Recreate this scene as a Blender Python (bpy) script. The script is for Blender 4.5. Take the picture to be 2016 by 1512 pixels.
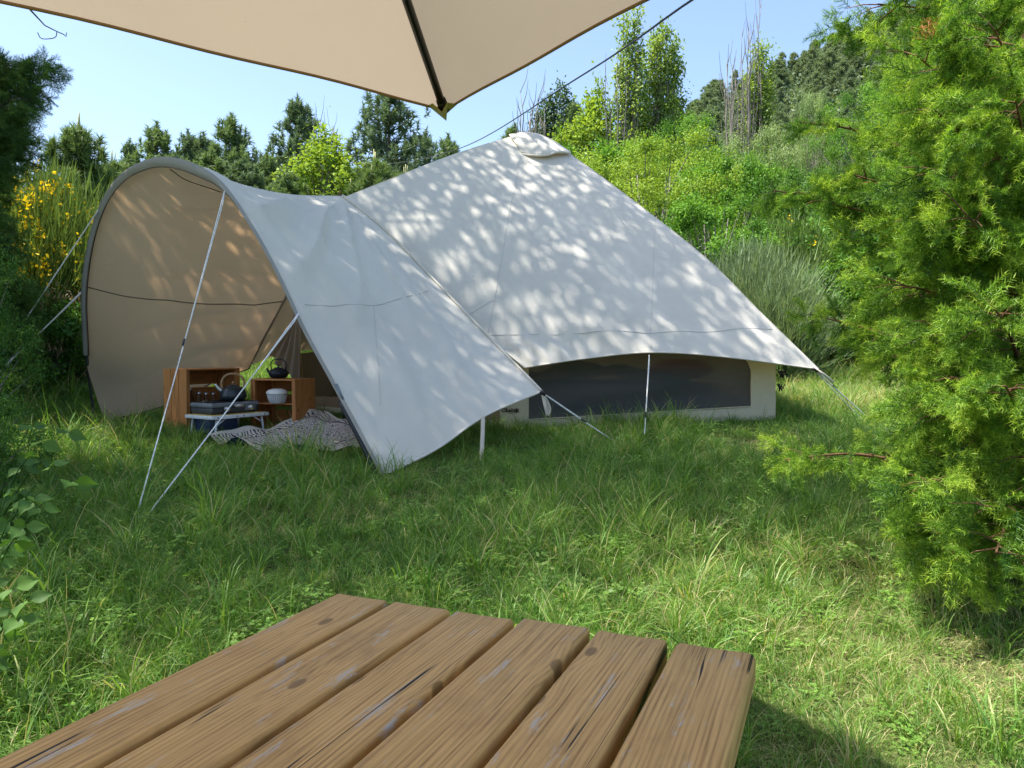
import bpy, math, random
import numpy as np
from mathutils import Vector, Matrix

R = math.radians
rng = np.random.default_rng(11)
random.seed(5)
for o in list(bpy.data.objects):
    bpy.data.objects.remove(o)
scene = bpy.context.scene
col = scene.collection

# ------------------------------------------------------------------ camera
CAM_Z = 1.28
FOC = 1500.0                      # focal length in pixels of a 2016 x 1512 picture
PITCH = math.atan(66 / 1500)
cam_data = bpy.data.cameras.new('camera')
cam_data.sensor_width = 36.0
cam_data.lens = 36.0 * FOC / 2016.0
cam_data.clip_start = 0.05
cam_data.clip_end = 3000.0
cam = bpy.data.objects.new('camera', cam_data)
col.objects.link(cam)
cam.location = (0, 0, CAM_Z)
cam.rotation_euler = (R(90) - PITCH, 0, 0)
scene.camera = cam

# ------------------------------------------------------------------ sky, sun, exposure
SUN_EL = R(66)
SUN_H = Vector((-1.0, -0.12, 0)).normalized()
SUN = Vector((SUN_H.x * math.cos(SUN_EL), SUN_H.y * math.cos(SUN_EL), math.sin(SUN_EL)))
world = bpy.data.worlds.new('World')
scene.world = world
world.use_nodes = True
wn = world.node_tree
sky = wn.nodes.new('ShaderNodeTexSky')
sky.sky_type = 'NISHITA'
sky.sun_disc = False
sky.sun_elevation = SUN_EL
sky.sun_rotation = math.atan2(SUN.x, SUN.y)
sky.altitude = 600
sky.air_density = 1.0
sky.dust_density = 3.2
sky.ozone_density = 2.0
bg = wn.nodes['Background']
bg.inputs['Strength'].default_value = 0.108
wn.links.new(sky.outputs[0], bg.inputs[0])
sd = bpy.data.lights.new('sun', 'SUN')
sd.energy = 3.75
sd.angle = R(0.53)
sd.color = (1.0, 0.95, 0.87)
sun = bpy.data.objects.new('sun', sd)
col.objects.link(sun)
sun.location = (-20, -3, 50)
sun.rotation_euler = SUN.to_track_quat('Z', 'Y').to_euler()
vs = scene.view_settings
vs.view_transform = 'Standard'
vs.look = 'None'
vs.gamma = 1.0
vs.use_curve_mapping = False
vs.exposure = 1.62
cy = scene.cycles
cy.use_denoising = True
cy.denoising_prefilter = 'NONE'
cy.max_bounces = 8
cy.diffuse_bounces = 4
cy.glossy_bounces = 3
cy.transmission_bounces = 5
cy.transparent_max_bounces = 12
cy.sample_clamp_indirect = 6.0
cy.caustics_reflective = False
cy.caustics_refractive = False

# ------------------------------------------------------------------ helpers: picture rays
def ray(px, py):
    sx, sy = (px - 1008) / FOC, (756 - py) / FOC
    c, s = math.cos(PITCH), math.sin(PITCH)
    return Vector((sx, c + sy * s, -s + sy * c))
CAMP = Vector((0, 0, CAM_Z))
def P(px, py, Y):
    d = ray(px, py)
    return CAMP + d * (Y / d.y)
def on_plane(px, py, p0, n):
    d = ray(px, py)
    return CAMP + d * ((p0 - CAMP).dot(n) / d.dot(n))

def sstep(a, b, x):
    t = np.clip((x - a) / (b - a), 0, 1)
    return t * t * (3 - 2 * t)
def G(x, y):
    x = np.asarray(x, float); y = np.asarray(y, float)
    z = 0.075 * np.minimum(y, 16) + 0.035 * np.clip(y - 16, 0, 60)
    z = z + 0.020 * np.sin(1.7 * x + 0.6 * y) * np.sin(1.3 * y - 0.4 * x) * np.exp(-np.maximum(y, 0) / 30)
    bank = sstep(3.0, 13, x - 0.10 * y) * sstep(13, 26, y) * 2.6
    ridge = np.clip(22.5 + 0.46 * x, 0, 130) * sstep(-60, 10, x)
    hill = sstep(30, 165, y) * ridge
    return z + bank + hill
def Gz(x, y):
    return float(G(x, y))

# ------------------------------------------------------------------ helpers: scene graph
def tag(o, label=None, cat=None, group=None, kind=None):
    if label: o['label'] = label
    if cat: o['category'] = cat
    if group: o['group'] = group
    if kind: o['kind'] = kind
    return o
def thing(name, label, cat, loc=(0, 0, 0), rz=0.0, group=None):
    o = bpy.data.objects.new(name, None)
    o.empty_display_size = 0.1
    col.objects.link(o)
    o.location = loc
    o.rotation_euler = (0, 0, rz)
    return tag(o, label, cat, group)
def org(o):
    v = Vector((0, 0, 0))
    while o is not None:
        v += o.location
        o = o.parent
    return v
def link(name, me, parent=None, mat=None):
    o = bpy.data.objects.new(name, me)
    col.objects.link(o)
    if parent is not None: o.parent = parent
    if mat is not None and not me.materials: me.materials.append(mat)
    return o
def copy_tree(o, parent=None):
    c = o.copy()
    col.objects.link(c)
    c.parent = parent
    for ch in o.children:
        copy_tree(ch, c)
    return c

class MB:
    def __init__(s): s.v = []; s.f = []
    def add(s, V, F):
        n = len(s.v)
        s.v += [tuple(v) for v in V]
        s.f += [tuple(i + n for i in f) for f in F]
        return s
    def box(s, c, size, M=None):
        x, y, z = [d / 2 for d in size]
        V = [Vector((a, b, d)) for a in (-x, x) for b in (-y, y) for d in (-z, z)]
        if M is not None: V = [M @ v for v in V]
        c = Vector(c)
        return s.add([v + c for v in V], [(0, 1, 3, 2), (4, 6, 7, 5), (0, 4, 5, 1), (2, 3, 7, 6), (0, 2, 6, 4), (1, 5, 7, 3)])
    def tube(s, pts, r, n=8, cap=True):
        pts = [Vector(p) for p in pts]
        m = len(pts)
        rr = r if hasattr(r, '__len__') else [r] * m
        V = []; F = []
        up = None
        for i, p in enumerate(pts):
            t = (pts[min(i + 1, m - 1)] - pts[max(i - 1, 0)]).normalized()
            if up is None:
                up = t.orthogonal().normalized()
            else:
                up = (up - t * up.dot(t))
                up = up.normalized() if up.length > 1e-6 else t.orthogonal().normalized()
            w = t.cross(up)
            for k in range(n):
                a = 2 * math.pi * k / n
                V.append(p + (up * math.cos(a) + w * math.sin(a)) * rr[i])
        for i in range(m - 1):
            for k in range(n):
                k2 = (k + 1) % n
                F.append((i * n + k, i * n + k2, (i + 1) * n + k2, (i + 1) * n + k))
        if cap:
            F.append(tuple(range(n))[::-1]); F.append(tuple((m - 1) * n + k for k in range(n)))
        return s.add(V, F)
    def lathe(s, prof, n=28, c=(0, 0, 0), M=None):
        V = []; F = []
        c = Vector(c)
        for (r, z) in prof:
            for k in range(n):
                a = 2 * math.pi * k / n
                p = Vector((r * math.cos(a), r * math.sin(a), z))
                if M is not None: p = M @ p
                V.append(p + c)
        for i in range(len(prof) - 1):
            for k in range(n):
                k2 = (k + 1) % n
                F.append((i * n + k, i * n + k2, (i + 1) * n + k2, (i + 1) * n + k))
        return s.add(V, F)
    def grid(s, A):
        A = np.asarray(A); nu, nv = A.shape[:2]
        V = A.reshape(-1, 3)
        F = [(i * nv + j, i * nv + j + 1, (i + 1) * nv + j + 1, (i + 1) * nv + j) for i in range(nu - 1) for j in range(nv - 1)]
        return s.add(V, F)
    def build(s, name, mat, parent=None, smooth=True, local=False, bevel=0, seg=2, solid=0):
        me = bpy.data.meshes.new(name)
        V = np.array([tuple(v) for v in s.v], float)
        if parent is not None and not local:
            V = V - np.array(org(parent))
        me.from_pydata([tuple(v) for v in V], [], s.f)
        if smooth:
            me.polygons.foreach_set('use_smooth', [True] * len(me.polygons))
        me.materials.append(mat)
        me.update()
        o = link(name, me, parent)
        if solid:
            m = o.modifiers.new('thickness', 'SOLIDIFY'); m.thickness = solid; m.offset = 0
        if bevel:
            m = o.modifiers.new('edge', 'BEVEL'); m.width = bevel; m.segments = seg; m.limit_method = 'ANGLE'; m.angle_limit = R(40)
        return o

def fast_mesh(name, V, F, mat, tint=None, smooth=False):
    """big mesh from numpy arrays: V (n,3), F (m,k)"""
    V = np.ascontiguousarray(V, dtype=np.float32); F = np.ascontiguousarray(F, dtype=np.int32)
    m, k = F.shape
    me = bpy.data.meshes.new(name)
    me.vertices.add(len(V)); me.vertices.foreach_set('co', V.ravel())
    me.loops.add(m * k); me.loops.foreach_set('vertex_index', F.ravel())
    me.polygons.add(m); me.polygons.foreach_set('loop_start', np.arange(0, m * k, k, dtype=np.int32))
    me.update(calc_edges=True)
    if tint is not None:
        a = me.attributes.new('tint', 'FLOAT', 'FACE')
        a.data.foreach_set('value', np.ascontiguousarray(tint, dtype=np.float32))
    if smooth: me.polygons.foreach_set('use_smooth', np.ones(m, dtype=bool))
    if mat is not None: me.materials.append(mat)
    return me

def crv(pts, n):
    """smooth curve through points, n samples even in arc length"""
    p = [np.array(tuple(q), float) for q in pts]
    if len(p) == 2:
        t = np.linspace(0, 1, n)[:, None]
        return p[0] * (1 - t) + p[1] * t
    out = []
    q = [2 * p[0] - p[1]] + p + [2 * p[-1] - p[-2]]
    for i in range(1, len(q) - 2):
        for t in np.linspace(0, 1, 24, endpoint=False):
            a, b, c, d = q[i - 1], q[i], q[i + 1], q[i + 2]
            out.append(0.5 * (2 * b + (c - a) * t + (2 * a - 5 * b + 4 * c - d) * t * t + (3 * b - a - 3 * c + d) * t ** 3))
    out.append(p[-1])
    out = np.array(out)
    s = np.r_[0, np.cumsum(np.linalg.norm(np.diff(out, axis=0), axis=1))]
    u = np.linspace(0, s[-1], n)
    return np.stack([np.interp(u, s, out[:, k]) for k in range(3)], 1)
def coons(top, bot, left, right, nu, nv):
    T, B = crv(top, nu), crv(bot, nu); L, Q = crv(left, nv), crv(right, nv)
    u = np.linspace(0, 1, nu)[:, None, None]; v = np.linspace(0, 1, nv)[None, :, None]
    S = (1 - v) * T[:, None] + v * B[:, None] + (1 - u) * L[None] + u * Q[None]
    S -= (1 - u) * (1 - v) * T[0] + u * (1 - v) * T[-1] + (1 - u) * v * B[0] + u * v * B[-1]
    return S
def gnormals(S):
    du = np.gradient(S, axis=0); dv = np.gradient(S, axis=1)
    n = np.cross(du, dv)
    return n / (np.linalg.norm(n, axis=2, keepdims=True) + 1e-9)
def face_cam(n, S):
    """flip normals so that they look at the camera"""
    d = (S - np.array(CAMP)) * n
    return -n if d.sum() > 0 else n

# ------------------------------------------------------------------ materials
def new_mat(name):
    m = bpy.data.materials.new(name)
    m.use_nodes = True
    nt = m.node_tree
    nt.nodes.clear()
    out = nt.nodes.new('ShaderNodeOutputMaterial')
    def N(t, **kw):
        n = nt.nodes.new('ShaderNode' + t)
        for k, v in kw.items():
            if hasattr(n, k): setattr(n, k, v)
            else: n.inputs[k.replace('_', ' ')].default_value = v
        return n
    def L(a, b): nt.links.new(a, b)
    return m, N, L, out
def c4(c): return (c[0], c[1], c[2], 1)
def ramp(N, stops):
    r = N('ValToRGB')
    el = r.color_ramp.elements
    while len(el) < len(stops): el.new(0.5)
    for e, (p, c) in zip(el, stops):
        e.position = p; e.color = c4(c) if hasattr(c, '__len__') else (c, c, c, 1)
    return r
def mixc(N, L, fac, a, b, mode='MIX'):
    n = N('Mix'); n.data_type = 'RGBA'; n.blend_type = mode; n.clamp_factor = True
    for s, v in ((n.inputs[0], fac), (n.inputs[6], a), (n.inputs[7], b)):
        if hasattr(v, 'links'): L(v, s)
        elif hasattr(v, '__len__'): s.default_value = c4(v)
        else: s.default_value = v
    return n.outputs[2]
def math_(N, L, op, a, b=None, c=None):
    n = N('Math'); n.operation = op
    for s, v in zip(n.inputs, (a, b, c)):
        if v is None: continue
        if hasattr(v, 'links'): L(v, s)
        else: s.default_value = v
    return n.outputs[0]

def plain(name, c, rough=0.5, metal=0.0, var=0.12, scale=8.0, bump=0.0, bscale=60.0, spec=0.4):
    m, N, L, out = new_mat(name)
    b = N('BsdfPrincipled'); b.inputs['Roughness'].default_value = rough; b.inputs['Metallic'].default_value = metal
    b.inputs['Specular IOR Level'].default_value = spec
    tc = N('TexCoord'); ns = N('TexNoise'); ns.inputs['Scale'].default_value = scale; ns.inputs['Detail'].default_value = 5
    L(tc.outputs['Object'], ns.inputs['Vector'])
    lo = [x * (1 - var) for x in c]; hi = [min(1, x * (1 + var)) for x in c]
    rp = ramp(N, [(0.3, lo), (0.7, hi)])
    L(ns.outputs['Fac'], rp.inputs['Fac']); L(rp.outputs['Color'], b.inputs['Base Color'])
    if bump:
        n2 = N('TexNoise'); n2.inputs['Scale'].default_value = bscale; n2.inputs['Detail'].default_value = 4
        L(tc.outputs['Object'], n2.inputs['Vector'])
        bp = N('Bump'); bp.inputs['Strength'].default_value = bump; bp.inputs['Distance'].default_value = 0.01
        L(n2.outputs['Fac'], bp.inputs['Height']); L(bp.outputs['Normal'], b.inputs['Normal'])
    L(b.outputs[0], out.inputs[0])
    return m

def cloth(name, c, ctrans, trans, scale=3.0, bump=0.25, dirt=0.10, weave=900.0):
    """thin cotton: diffuse front, light coming through from behind"""
    m, N, L, out = new_mat(name)
    tc = N('TexCoord')
    ns = N('TexNoise'); ns.inputs['Scale'].default_value = scale; ns.inputs['Detail'].default_value = 8; ns.inputs['Roughness'].default_value = 0.6
    L(tc.outputs['Object'], ns.inputs['Vector'])
    rp = ramp(N, [(0.25, [x * (1 - dirt) for x in c]), (0.7, c)])
    L(ns.outputs['Fac'], rp.inputs['Fac'])
    sp = N('TexVoronoi'); sp.inputs['Scale'].default_value = 5.5        # the odd speck of dirt
    L(tc.outputs['Object'], sp.inputs['Vector'])
    sr = ramp(N, [(0.018, 1.0), (0.028, 0.0)]); L(sp.outputs['Distance'], sr.inputs['Fac'])
    base = mixc(N, L, sr.outputs['Color'], rp.outputs['Color'], [x * 0.3 for x in c])
    d = N('BsdfDiffuse'); L(base, d.inputs['Color'])
    t = N('BsdfTranslucent')
    rt = ramp(N, [(0.25, [x * (1 - dirt) for x in ctrans]), (0.7, ctrans)]); L(ns.outputs['Fac'], rt.inputs['Fac'])
    L(rt.outputs['Color'], t.inputs['Color'])
    mx = N('MixShader'); mx.inputs[0].default_value = trans
    L(d.outputs[0], mx.inputs[1]); L(t.outputs[0], mx.inputs[2])
    n2 = N('TexNoise'); n2.inputs['Scale'].default_value = 7; n2.inputs['Detail'].default_value = 3
    L(tc.outputs['Object'], n2.inputs['Vector'])
    n3 = N('TexNoise'); n3.inputs['Scale'].default_value = weave; n3.inputs['Detail'].default_value = 1
    L(tc.outputs['Object'], n3.inputs['Vector'])
    hsum = math_(N, L, 'MULTIPLY_ADD', n3.outputs['Fac'], 0.06, n2.outputs['Fac'])
    bp = N('Bump'); bp.inputs['Strength'].default_value = bump; bp.inputs['Distance'].default_value = 0.02
    L(hsum, bp.inputs['Height'])
    L(bp.outputs['Normal'], d.inputs['Normal']); L(bp.outputs['Normal'], t.inputs['Normal'])
    L(mx.outputs[0], out.inputs[0])
    return m

def leaf(name, c1, c2, trans=0.4, gloss=0.06, warm=(1.25, 1.15, 0.55), c3=None):
    """leaf or needle: tint attribute runs from c1 to c2 (to c3 above 1)"""
    m, N, L, out = new_mat(name)
    a = N('Attribute'); a.attribute_name = 'tint'
    i = N('Attribute'); i.attribute_type = 'INSTANCER'; i.attribute_name = 'itint'
    f = math_(N, L, 'ADD', a.outputs['Fac'], i.outputs['Fac'])
    stops = [(0.0, c1), (0.75 if c3 else 1.0, c2)] + ([(1.0, c3)] if c3 else [])
    rp = ramp(N, stops)
    L(f, rp.inputs['Fac'])
    d = N('BsdfDiffuse'); L(rp.outputs['Color'], d.inputs['Color'])
    t = N('BsdfTranslucent')
    w = mixc(N, L, 1.0, rp.outputs['Color'], warm, 'MULTIPLY')
    L(w, t.inputs['Color'])
    mx = N('MixShader'); mx.inputs[0].default_value = trans
    L(d.outputs[0], mx.inputs[1]); L(t.outputs[0], mx.inputs[2])
    g = N('BsdfGlossy'); g.inputs['Roughness'].default_value = 0.5
    m2 = N('MixShader'); m2.inputs[0].default_value = gloss * 0.4
    L(mx.outputs[0], m2.inputs[1]); L(g.outputs[0], m2.inputs[2])
    L(m2.outputs[0], out.inputs[0])
    return m

def wood(name, light, dark, grey, greyamt=0.5, stain=0.5, ring=110.0, rough=0.6):
    m, N, L, out = new_mat(name)
    tc = N('TexCoord'); oi = N('ObjectInfo')
    off = N('CombineXYZ')
    L(math_(N, L, 'MULTIPLY', oi.outputs['Random'], 31.0), off.inputs[0])
    L(math_(N, L, 'MULTIPLY', oi.outputs['Random'], 7.3), off.inputs[1])
    va = N('VectorMath'); va.operation = 'ADD'
    L(tc.outputs['Object'], va.inputs[0]); L(off.outputs[0], va.inputs[1])
    def nz(scale_xyz, scale, detail=5, rough_=0.6, dist=0.0):
        mp = N('Mapping'); mp.inputs['Scale'].default_value = scale_xyz
        L(va.outputs[0], mp.inputs['Vector'])
        n = N('TexNoise'); n.inputs['Scale'].default_value = scale; n.inputs['Detail'].default_value = detail
        n.inputs['Roughness'].default_value = rough_; n.inputs['Distortion'].default_value = dist
        L(mp.outputs[0], n.inputs['Vector'])
        return n.outputs['Fac']
    # knots bend the grain
    mpk = N('Mapping'); mpk.inputs['Scale'].default_value = (1.0, 2.2, 0.2); L(va.outputs[0], mpk.inputs['Vector'])
    vk = N('TexVoronoi'); vk.voronoi_dimensions = '2D'; vk.inputs['Scale'].default_value = 2.2; L(mpk.outputs[0], vk.inputs['Vector'])
    knot = vk.outputs['Distance']
    kb = ramp(N, [(0.0, 1.0), (0.22, 0.0)]); L(knot, kb.inputs['Fac'])
    low = nz((0.7, 4, 2), 1.4, 3)
    fine = nz((0.5, 22, 2), 2.0, 4)
    sep = N('SeparateXYZ'); L(va.outputs[0], sep.inputs[0])
    yy = math_(N, L, 'MULTIPLY_ADD', low, 0.035, sep.outputs['Y'])
    yy = math_(N, L, 'MULTIPLY_ADD', fine, 0.022, yy)
    yy = math_(N, L, 'MULTIPLY_ADD', kb.outputs['Color'], 0.016, yy)
    rings = math_(N, L, 'SINE', math_(N, L, 'MULTIPLY', yy, ring * 2 * math.pi))
    rings = math_(N, L, 'MULTIPLY_ADD', rings, 0.5, 0.5)
    streak = nz((1.3, 60, 20), 3.0, 6, 0.65)
    fac = math_(N, L, 'MULTIPLY_ADD', rings, 0.17, math_(N, L, 'MULTIPLY', streak, 0.92))
    base = ramp(N, [(0.38, light), (0.60, [a * 0.65 + b * 0.35 for a, b in zip(light, dark)]), (0.80, dark)])
    L(fac, base.inputs['Fac'])
    stainm = ramp(N, [(0.50, 0.0), (0.72, 1.0)]); L(nz((2.0, 5, 3), 2.3, 6, 0.7), stainm.inputs['Fac'])
    c1 = mixc(N, L, math_(N, L, 'MULTIPLY', stainm.outputs['Color'], stain), base.outputs['Color'], [x * 0.55 for x in dark])
    gm = ramp(N, [(0.575, 0.0), (0.64, 1.0)]); L(nz((2.2, 12, 3), 2.0, 8, 0.72), gm.inputs['Fac'])
    gfine = ramp(N, [(0.40, 0.25), (0.6, 1.0)]); L(nz((6, 120, 3), 3.0, 4), gfine.inputs['Fac'])
    gf = math_(N, L, 'MULTIPLY', math_(N, L, 'MULTIPLY', gm.outputs['Color'], gfine.outputs['Color']), greyamt)
    c2 = mixc(N, L, gf, c1, grey)
    # drying cracks along the grain
    cr = nz((0.40, 34, 4), 1.0, 2, 0.40)
    crl = math_(N, L, 'ABSOLUTE', math_(N, L, 'SUBTRACT', cr, 0.5))
    crm = ramp(N, [(0.0, 1.0), (0.004, 1.0), (0.010, 0.0)]); L(crl, crm.inputs['Fac'])
    crg = ramp(N, [(0.54, 0.0), (0.60, 1.0)]); L(nz((1.6, 6, 3), 1.7, 2), crg.inputs['Fac'])
    crack = math_(N, L, 'MULTIPLY', crm.outputs['Color'], crg.outputs['Color'])
    c3 = mixc(N, L, crack, c2, [0.012, 0.008, 0.005])
    kc = ramp(N, [(0.0, 1.0), (0.040, 0.9), (0.052, 0.0)]); L(knot, kc.inputs['Fac'])
    c4_ = mixc(N, L, math_(N, L, 'MULTIPLY', kc.outputs['Color'], 0.7), c3, [x * 0.45 for x in dark])
    b = N('BsdfPrincipled'); L(c4_, b.inputs['Base Color'])
    rr = math_(N, L, 'MULTIPLY_ADD', streak, 0.3, rough - 0.15); L(rr, b.inputs['Roughness'])
    b.inputs['Specular IOR Level'].default_value = 0.35
    hh = math_(N, L, 'MULTIPLY_ADD', fac, -0.6, math_(N, L, 'MULTIPLY', crack, -1.2))
    bp = N('Bump'); bp.inputs['Strength'].default_value = 0.5; bp.inputs['Distance'].default_value = 0.0025
    L(hh, bp.inputs['Height']); L(bp.outputs['Normal'], b.inputs['Normal'])
    L(b.outputs[0], out.inputs[0])
    return m

M = {}
M['canvas'] = cloth('tent_canvas', (0.85, 0.805, 0.705), (0.62, 0.44, 0.27), 0.24, scale=1.6)
M['seam'] = plain('seam_thread', (0.58, 0.56, 0.53), 0.9)
M['seam_brown'] = plain('seam_tape', (0.16, 0.12, 0.09), 0.9)
M['cream'] = cloth('wall_canvas', (0.66, 0.60, 0.44), (0.5, 0.4, 0.22), 0.12, scale=4)
M['tan'] = cloth('door_canvas', (0.40, 0.31, 0.23), (0.40, 0.25, 0.13), 0.30, scale=3)
M['canvas_shade_tan'] = cloth('awning_canvas_shaded', (0.46, 0.36, 0.27), (0.78, 0.49, 0.26), 0.42, scale=1.6)  # tent canvas browned: inner shade and warm light coming through put into its colour
M['sleeve'] = cloth('sleeve_canvas', (0.36, 0.34, 0.30), (0.3, 0.27, 0.22), 0.1)  # canvas greyed: the shade inside the hoop is in this colour
M['floor_sheet'] = plain('floor_sheet', (0.22, 0.22, 0.19), 0.7)
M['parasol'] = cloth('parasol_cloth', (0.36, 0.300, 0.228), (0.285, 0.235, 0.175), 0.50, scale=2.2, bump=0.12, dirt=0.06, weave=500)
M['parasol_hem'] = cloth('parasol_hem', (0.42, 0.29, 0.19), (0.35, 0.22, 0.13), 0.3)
M['pocket'] = plain('corner_pocket', (0.42, 0.33, 0.15), 0.8)
M['rope'] = plain('guy_rope', (0.74, 0.73, 0.70), 0.8, var=0.2, scale=60)
M['webbing'] = plain('webbing', (0.62, 0.55, 0.45), 0.9, bump=0.3, bscale=200)
M['black'] = plain('black_plastic', (0.012, 0.013, 0.014), 0.45)
M['blackmetal'] = plain('black_metal', (0.016, 0.017, 0.019), 0.35, metal=0.4)
M['castiron'] = plain('cast_iron', (0.016, 0.019, 0.028), 0.42, metal=0.3, bump=0.2, bscale=90)
M['enamel'] = plain('dark_enamel', (0.018, 0.028, 0.032), 0.3)
M['steel'] = plain('steel', (0.55, 0.56, 0.57), 0.28, metal=0.9)
M['greyplastic'] = plain('grey_plastic', (0.16, 0.18, 0.20), 0.4)
M['darkplastic'] = plain('dark_grey_plastic', (0.04, 0.045, 0.05), 0.45)
M['whitemetal'] = plain('white_metal', (0.62, 0.66, 0.70), 0.4)
M['tabletop'] = plain('yellow_wood_top', (0.55, 0.42, 0.16), 0.45, var=0.2, scale=20)
M['whiteplastic'] = plain('white_plastic', (0.74, 0.75, 0.76), 0.4)
M['frost'] = plain('frosted_plastic', (0.45, 0.48, 0.52), 0.4)
M['bluetub'] = plain('blue_plastic', (0.015, 0.035, 0.12), 0.4)
M['handlewood'] = plain('handle_wood', (0.34, 0.20, 0.10), 0.45, var=0.25, scale=30)
M['crate'] = wood('crate_wood', (0.52, 0.225, 0.070), (0.24, 0.090, 0.030), (0.3, 0.2, 0.15), 0.1, 0.35, ring=60)
M['board'] = wood('weathered_board', (0.72, 0.445, 0.165), (0.28, 0.145, 0.050), (0.54, 0.54, 0.54), 0.9, 0.36)
M['bark'] = plain('bark', (0.085, 0.065, 0.05), 0.95, var=0.5, scale=14, bump=0.8, bscale=25)
M['bark_pale'] = plain('bark_pale', (0.20, 0.18, 0.155), 0.95, var=0.4, scale=14)
M['bark_red'] = plain('bark_red', (0.15, 0.075, 0.04), 0.95, var=0.5, scale=20)
M['ink'] = plain('printed_ink', (0.015, 0.015, 0.017), 0.8)
M['cable'] = plain('cable_rubber', (0.03, 0.03, 0.033), 0.6)
M['blanket'] = plain('dark_blanket', (0.05, 0.05, 0.055), 0.95, var=0.9, scale=16)
M['redcloth'] = plain('red_cloth', (0.30, 0.06, 0.05), 0.95, var=0.3)
M['mattress'] = plain('mattress_cloth', (0.25, 0.20, 0.18), 0.95)
# foliage
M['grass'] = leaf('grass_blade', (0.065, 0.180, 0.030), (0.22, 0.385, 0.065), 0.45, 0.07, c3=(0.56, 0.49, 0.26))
M['juniper'] = leaf('juniper_needle', (0.036, 0.112, 0.020), (0.215, 0.375, 0.036), 0.42, 0.05, warm=(1.1, 1.2, 0.6), c3=(0.38, 0.51, 0.055))
M['juniper_dark'] = leaf('juniper_needle_dark', (0.035, 0.090, 0.026), (0.10, 0.20, 0.046), 0.38, 0.05)
M['brown_needle'] = leaf('dead_needle', (0.25, 0.10, 0.03), (0.42, 0.18, 0.06), 0.3, 0.04)
M['pine'] = leaf('pine_needle', (0.070, 0.130, 0.055), (0.165, 0.250, 0.100), 0.32, 0.06)
M['pine_blue'] = leaf('pine_needle_blue', (0.060, 0.110, 0.062), (0.140, 0.215, 0.115), 0.32, 0.06)
M['pine_young'] = leaf('young_pine_needle', (0.080, 0.145, 0.050), (0.165, 0.25, 0.09), 0.30, 0.06)
M['hill_pine'] = leaf('hill_pine_needle', (0.105, 0.165, 0.100), (0.200, 0.270, 0.150), 0.30, 0.05)  # paler than the near pines: slight haze put into the needle colour
M['candle'] = plain('pine_candle', (0.26, 0.27, 0.13), 0.8)
M['lime'] = leaf('lime_leaf', (0.14, 0.25, 0.035), (0.30, 0.42, 0.06), 0.38, 0.03)
M['green'] = leaf('green_leaf', (0.060, 0.165, 0.025), (0.18, 0.36, 0.045), 0.38, 0.03)
M['deep'] = leaf('deep_leaf', (0.045, 0.125, 0.026), (0.12, 0.25, 0.045), 0.36, 0.03)
M['poplar'] = leaf('poplar_leaf', (0.13, 0.23, 0.050), (0.30, 0.42, 0.10), 0.48, 0.1)
M['poplar_dark'] = leaf('dark_poplar_leaf', (0.050, 0.100, 0.048), (0.105, 0.175, 0.080), 0.3, 0.08)
M['willow'] = leaf('pale_leaf', (0.14, 0.23, 0.08), (0.33, 0.43, 0.17), 0.38, 0.03)
M['broom'] = leaf('broom_stem', (0.080, 0.145, 0.035), (0.19, 0.28, 0.07), 0.30, 0.05)
M['broom_grey'] = leaf('grey_broom_stem', (0.11, 0.175, 0.080), (0.26, 0.35, 0.17), 0.30, 0.05)
M['dryleaf'] = leaf('dry_twig', (0.16, 0.12, 0.07), (0.30, 0.23, 0.14), 0.2, 0.03)
M['flower'] = leaf('broom_flower', (0.68, 0.46, 0.012), (0.85, 0.66, 0.03), 0.35, 0.03, warm=(1.1, 1.0, 0.4))
M['weed'] = leaf('weed_leaf', (0.05, 0.135, 0.025), (0.125, 0.25, 0.04), 0.45, 0.08)

def mesh_net(nm='mosquito_net', c=(0.095, 0.10, 0.10), tr=0.24):
    m, N, L, out = new_mat(nm)
    d = N('BsdfDiffuse'); d.inputs['Color'].default_value = (c[0], c[1], c[2], 1)
    t = N('BsdfTransparent'); t.inputs['Color'].default_value = (0.9, 0.9, 0.9, 1)
    mx = N('MixShader'); mx.inputs[0].default_value = tr
    L(d.outputs[0], mx.inputs[1]); L(t.outputs[0], mx.inputs[2]); L(mx.outputs[0], out.inputs[0])
    return m
M['net'] = mesh_net()
M['net_dim_inside'] = mesh_net('dimmed_net', (0.02, 0.02, 0.022), 0.35)  # the net darkened, so the dim tent interior is part of its colour

def glass_mat():
    m, N, L, out = new_mat('jar_glass')
    g = N('BsdfGlass'); g.inputs['Roughness'].default_value = 0.02; g.inputs['IOR'].default_value = 1.3
    g.inputs['Color'].default_value = (0.92, 0.96, 0.97, 1)
    L(g.outputs[0], out.inputs[0])
    return m
M['glass'] = glass_mat()

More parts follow.
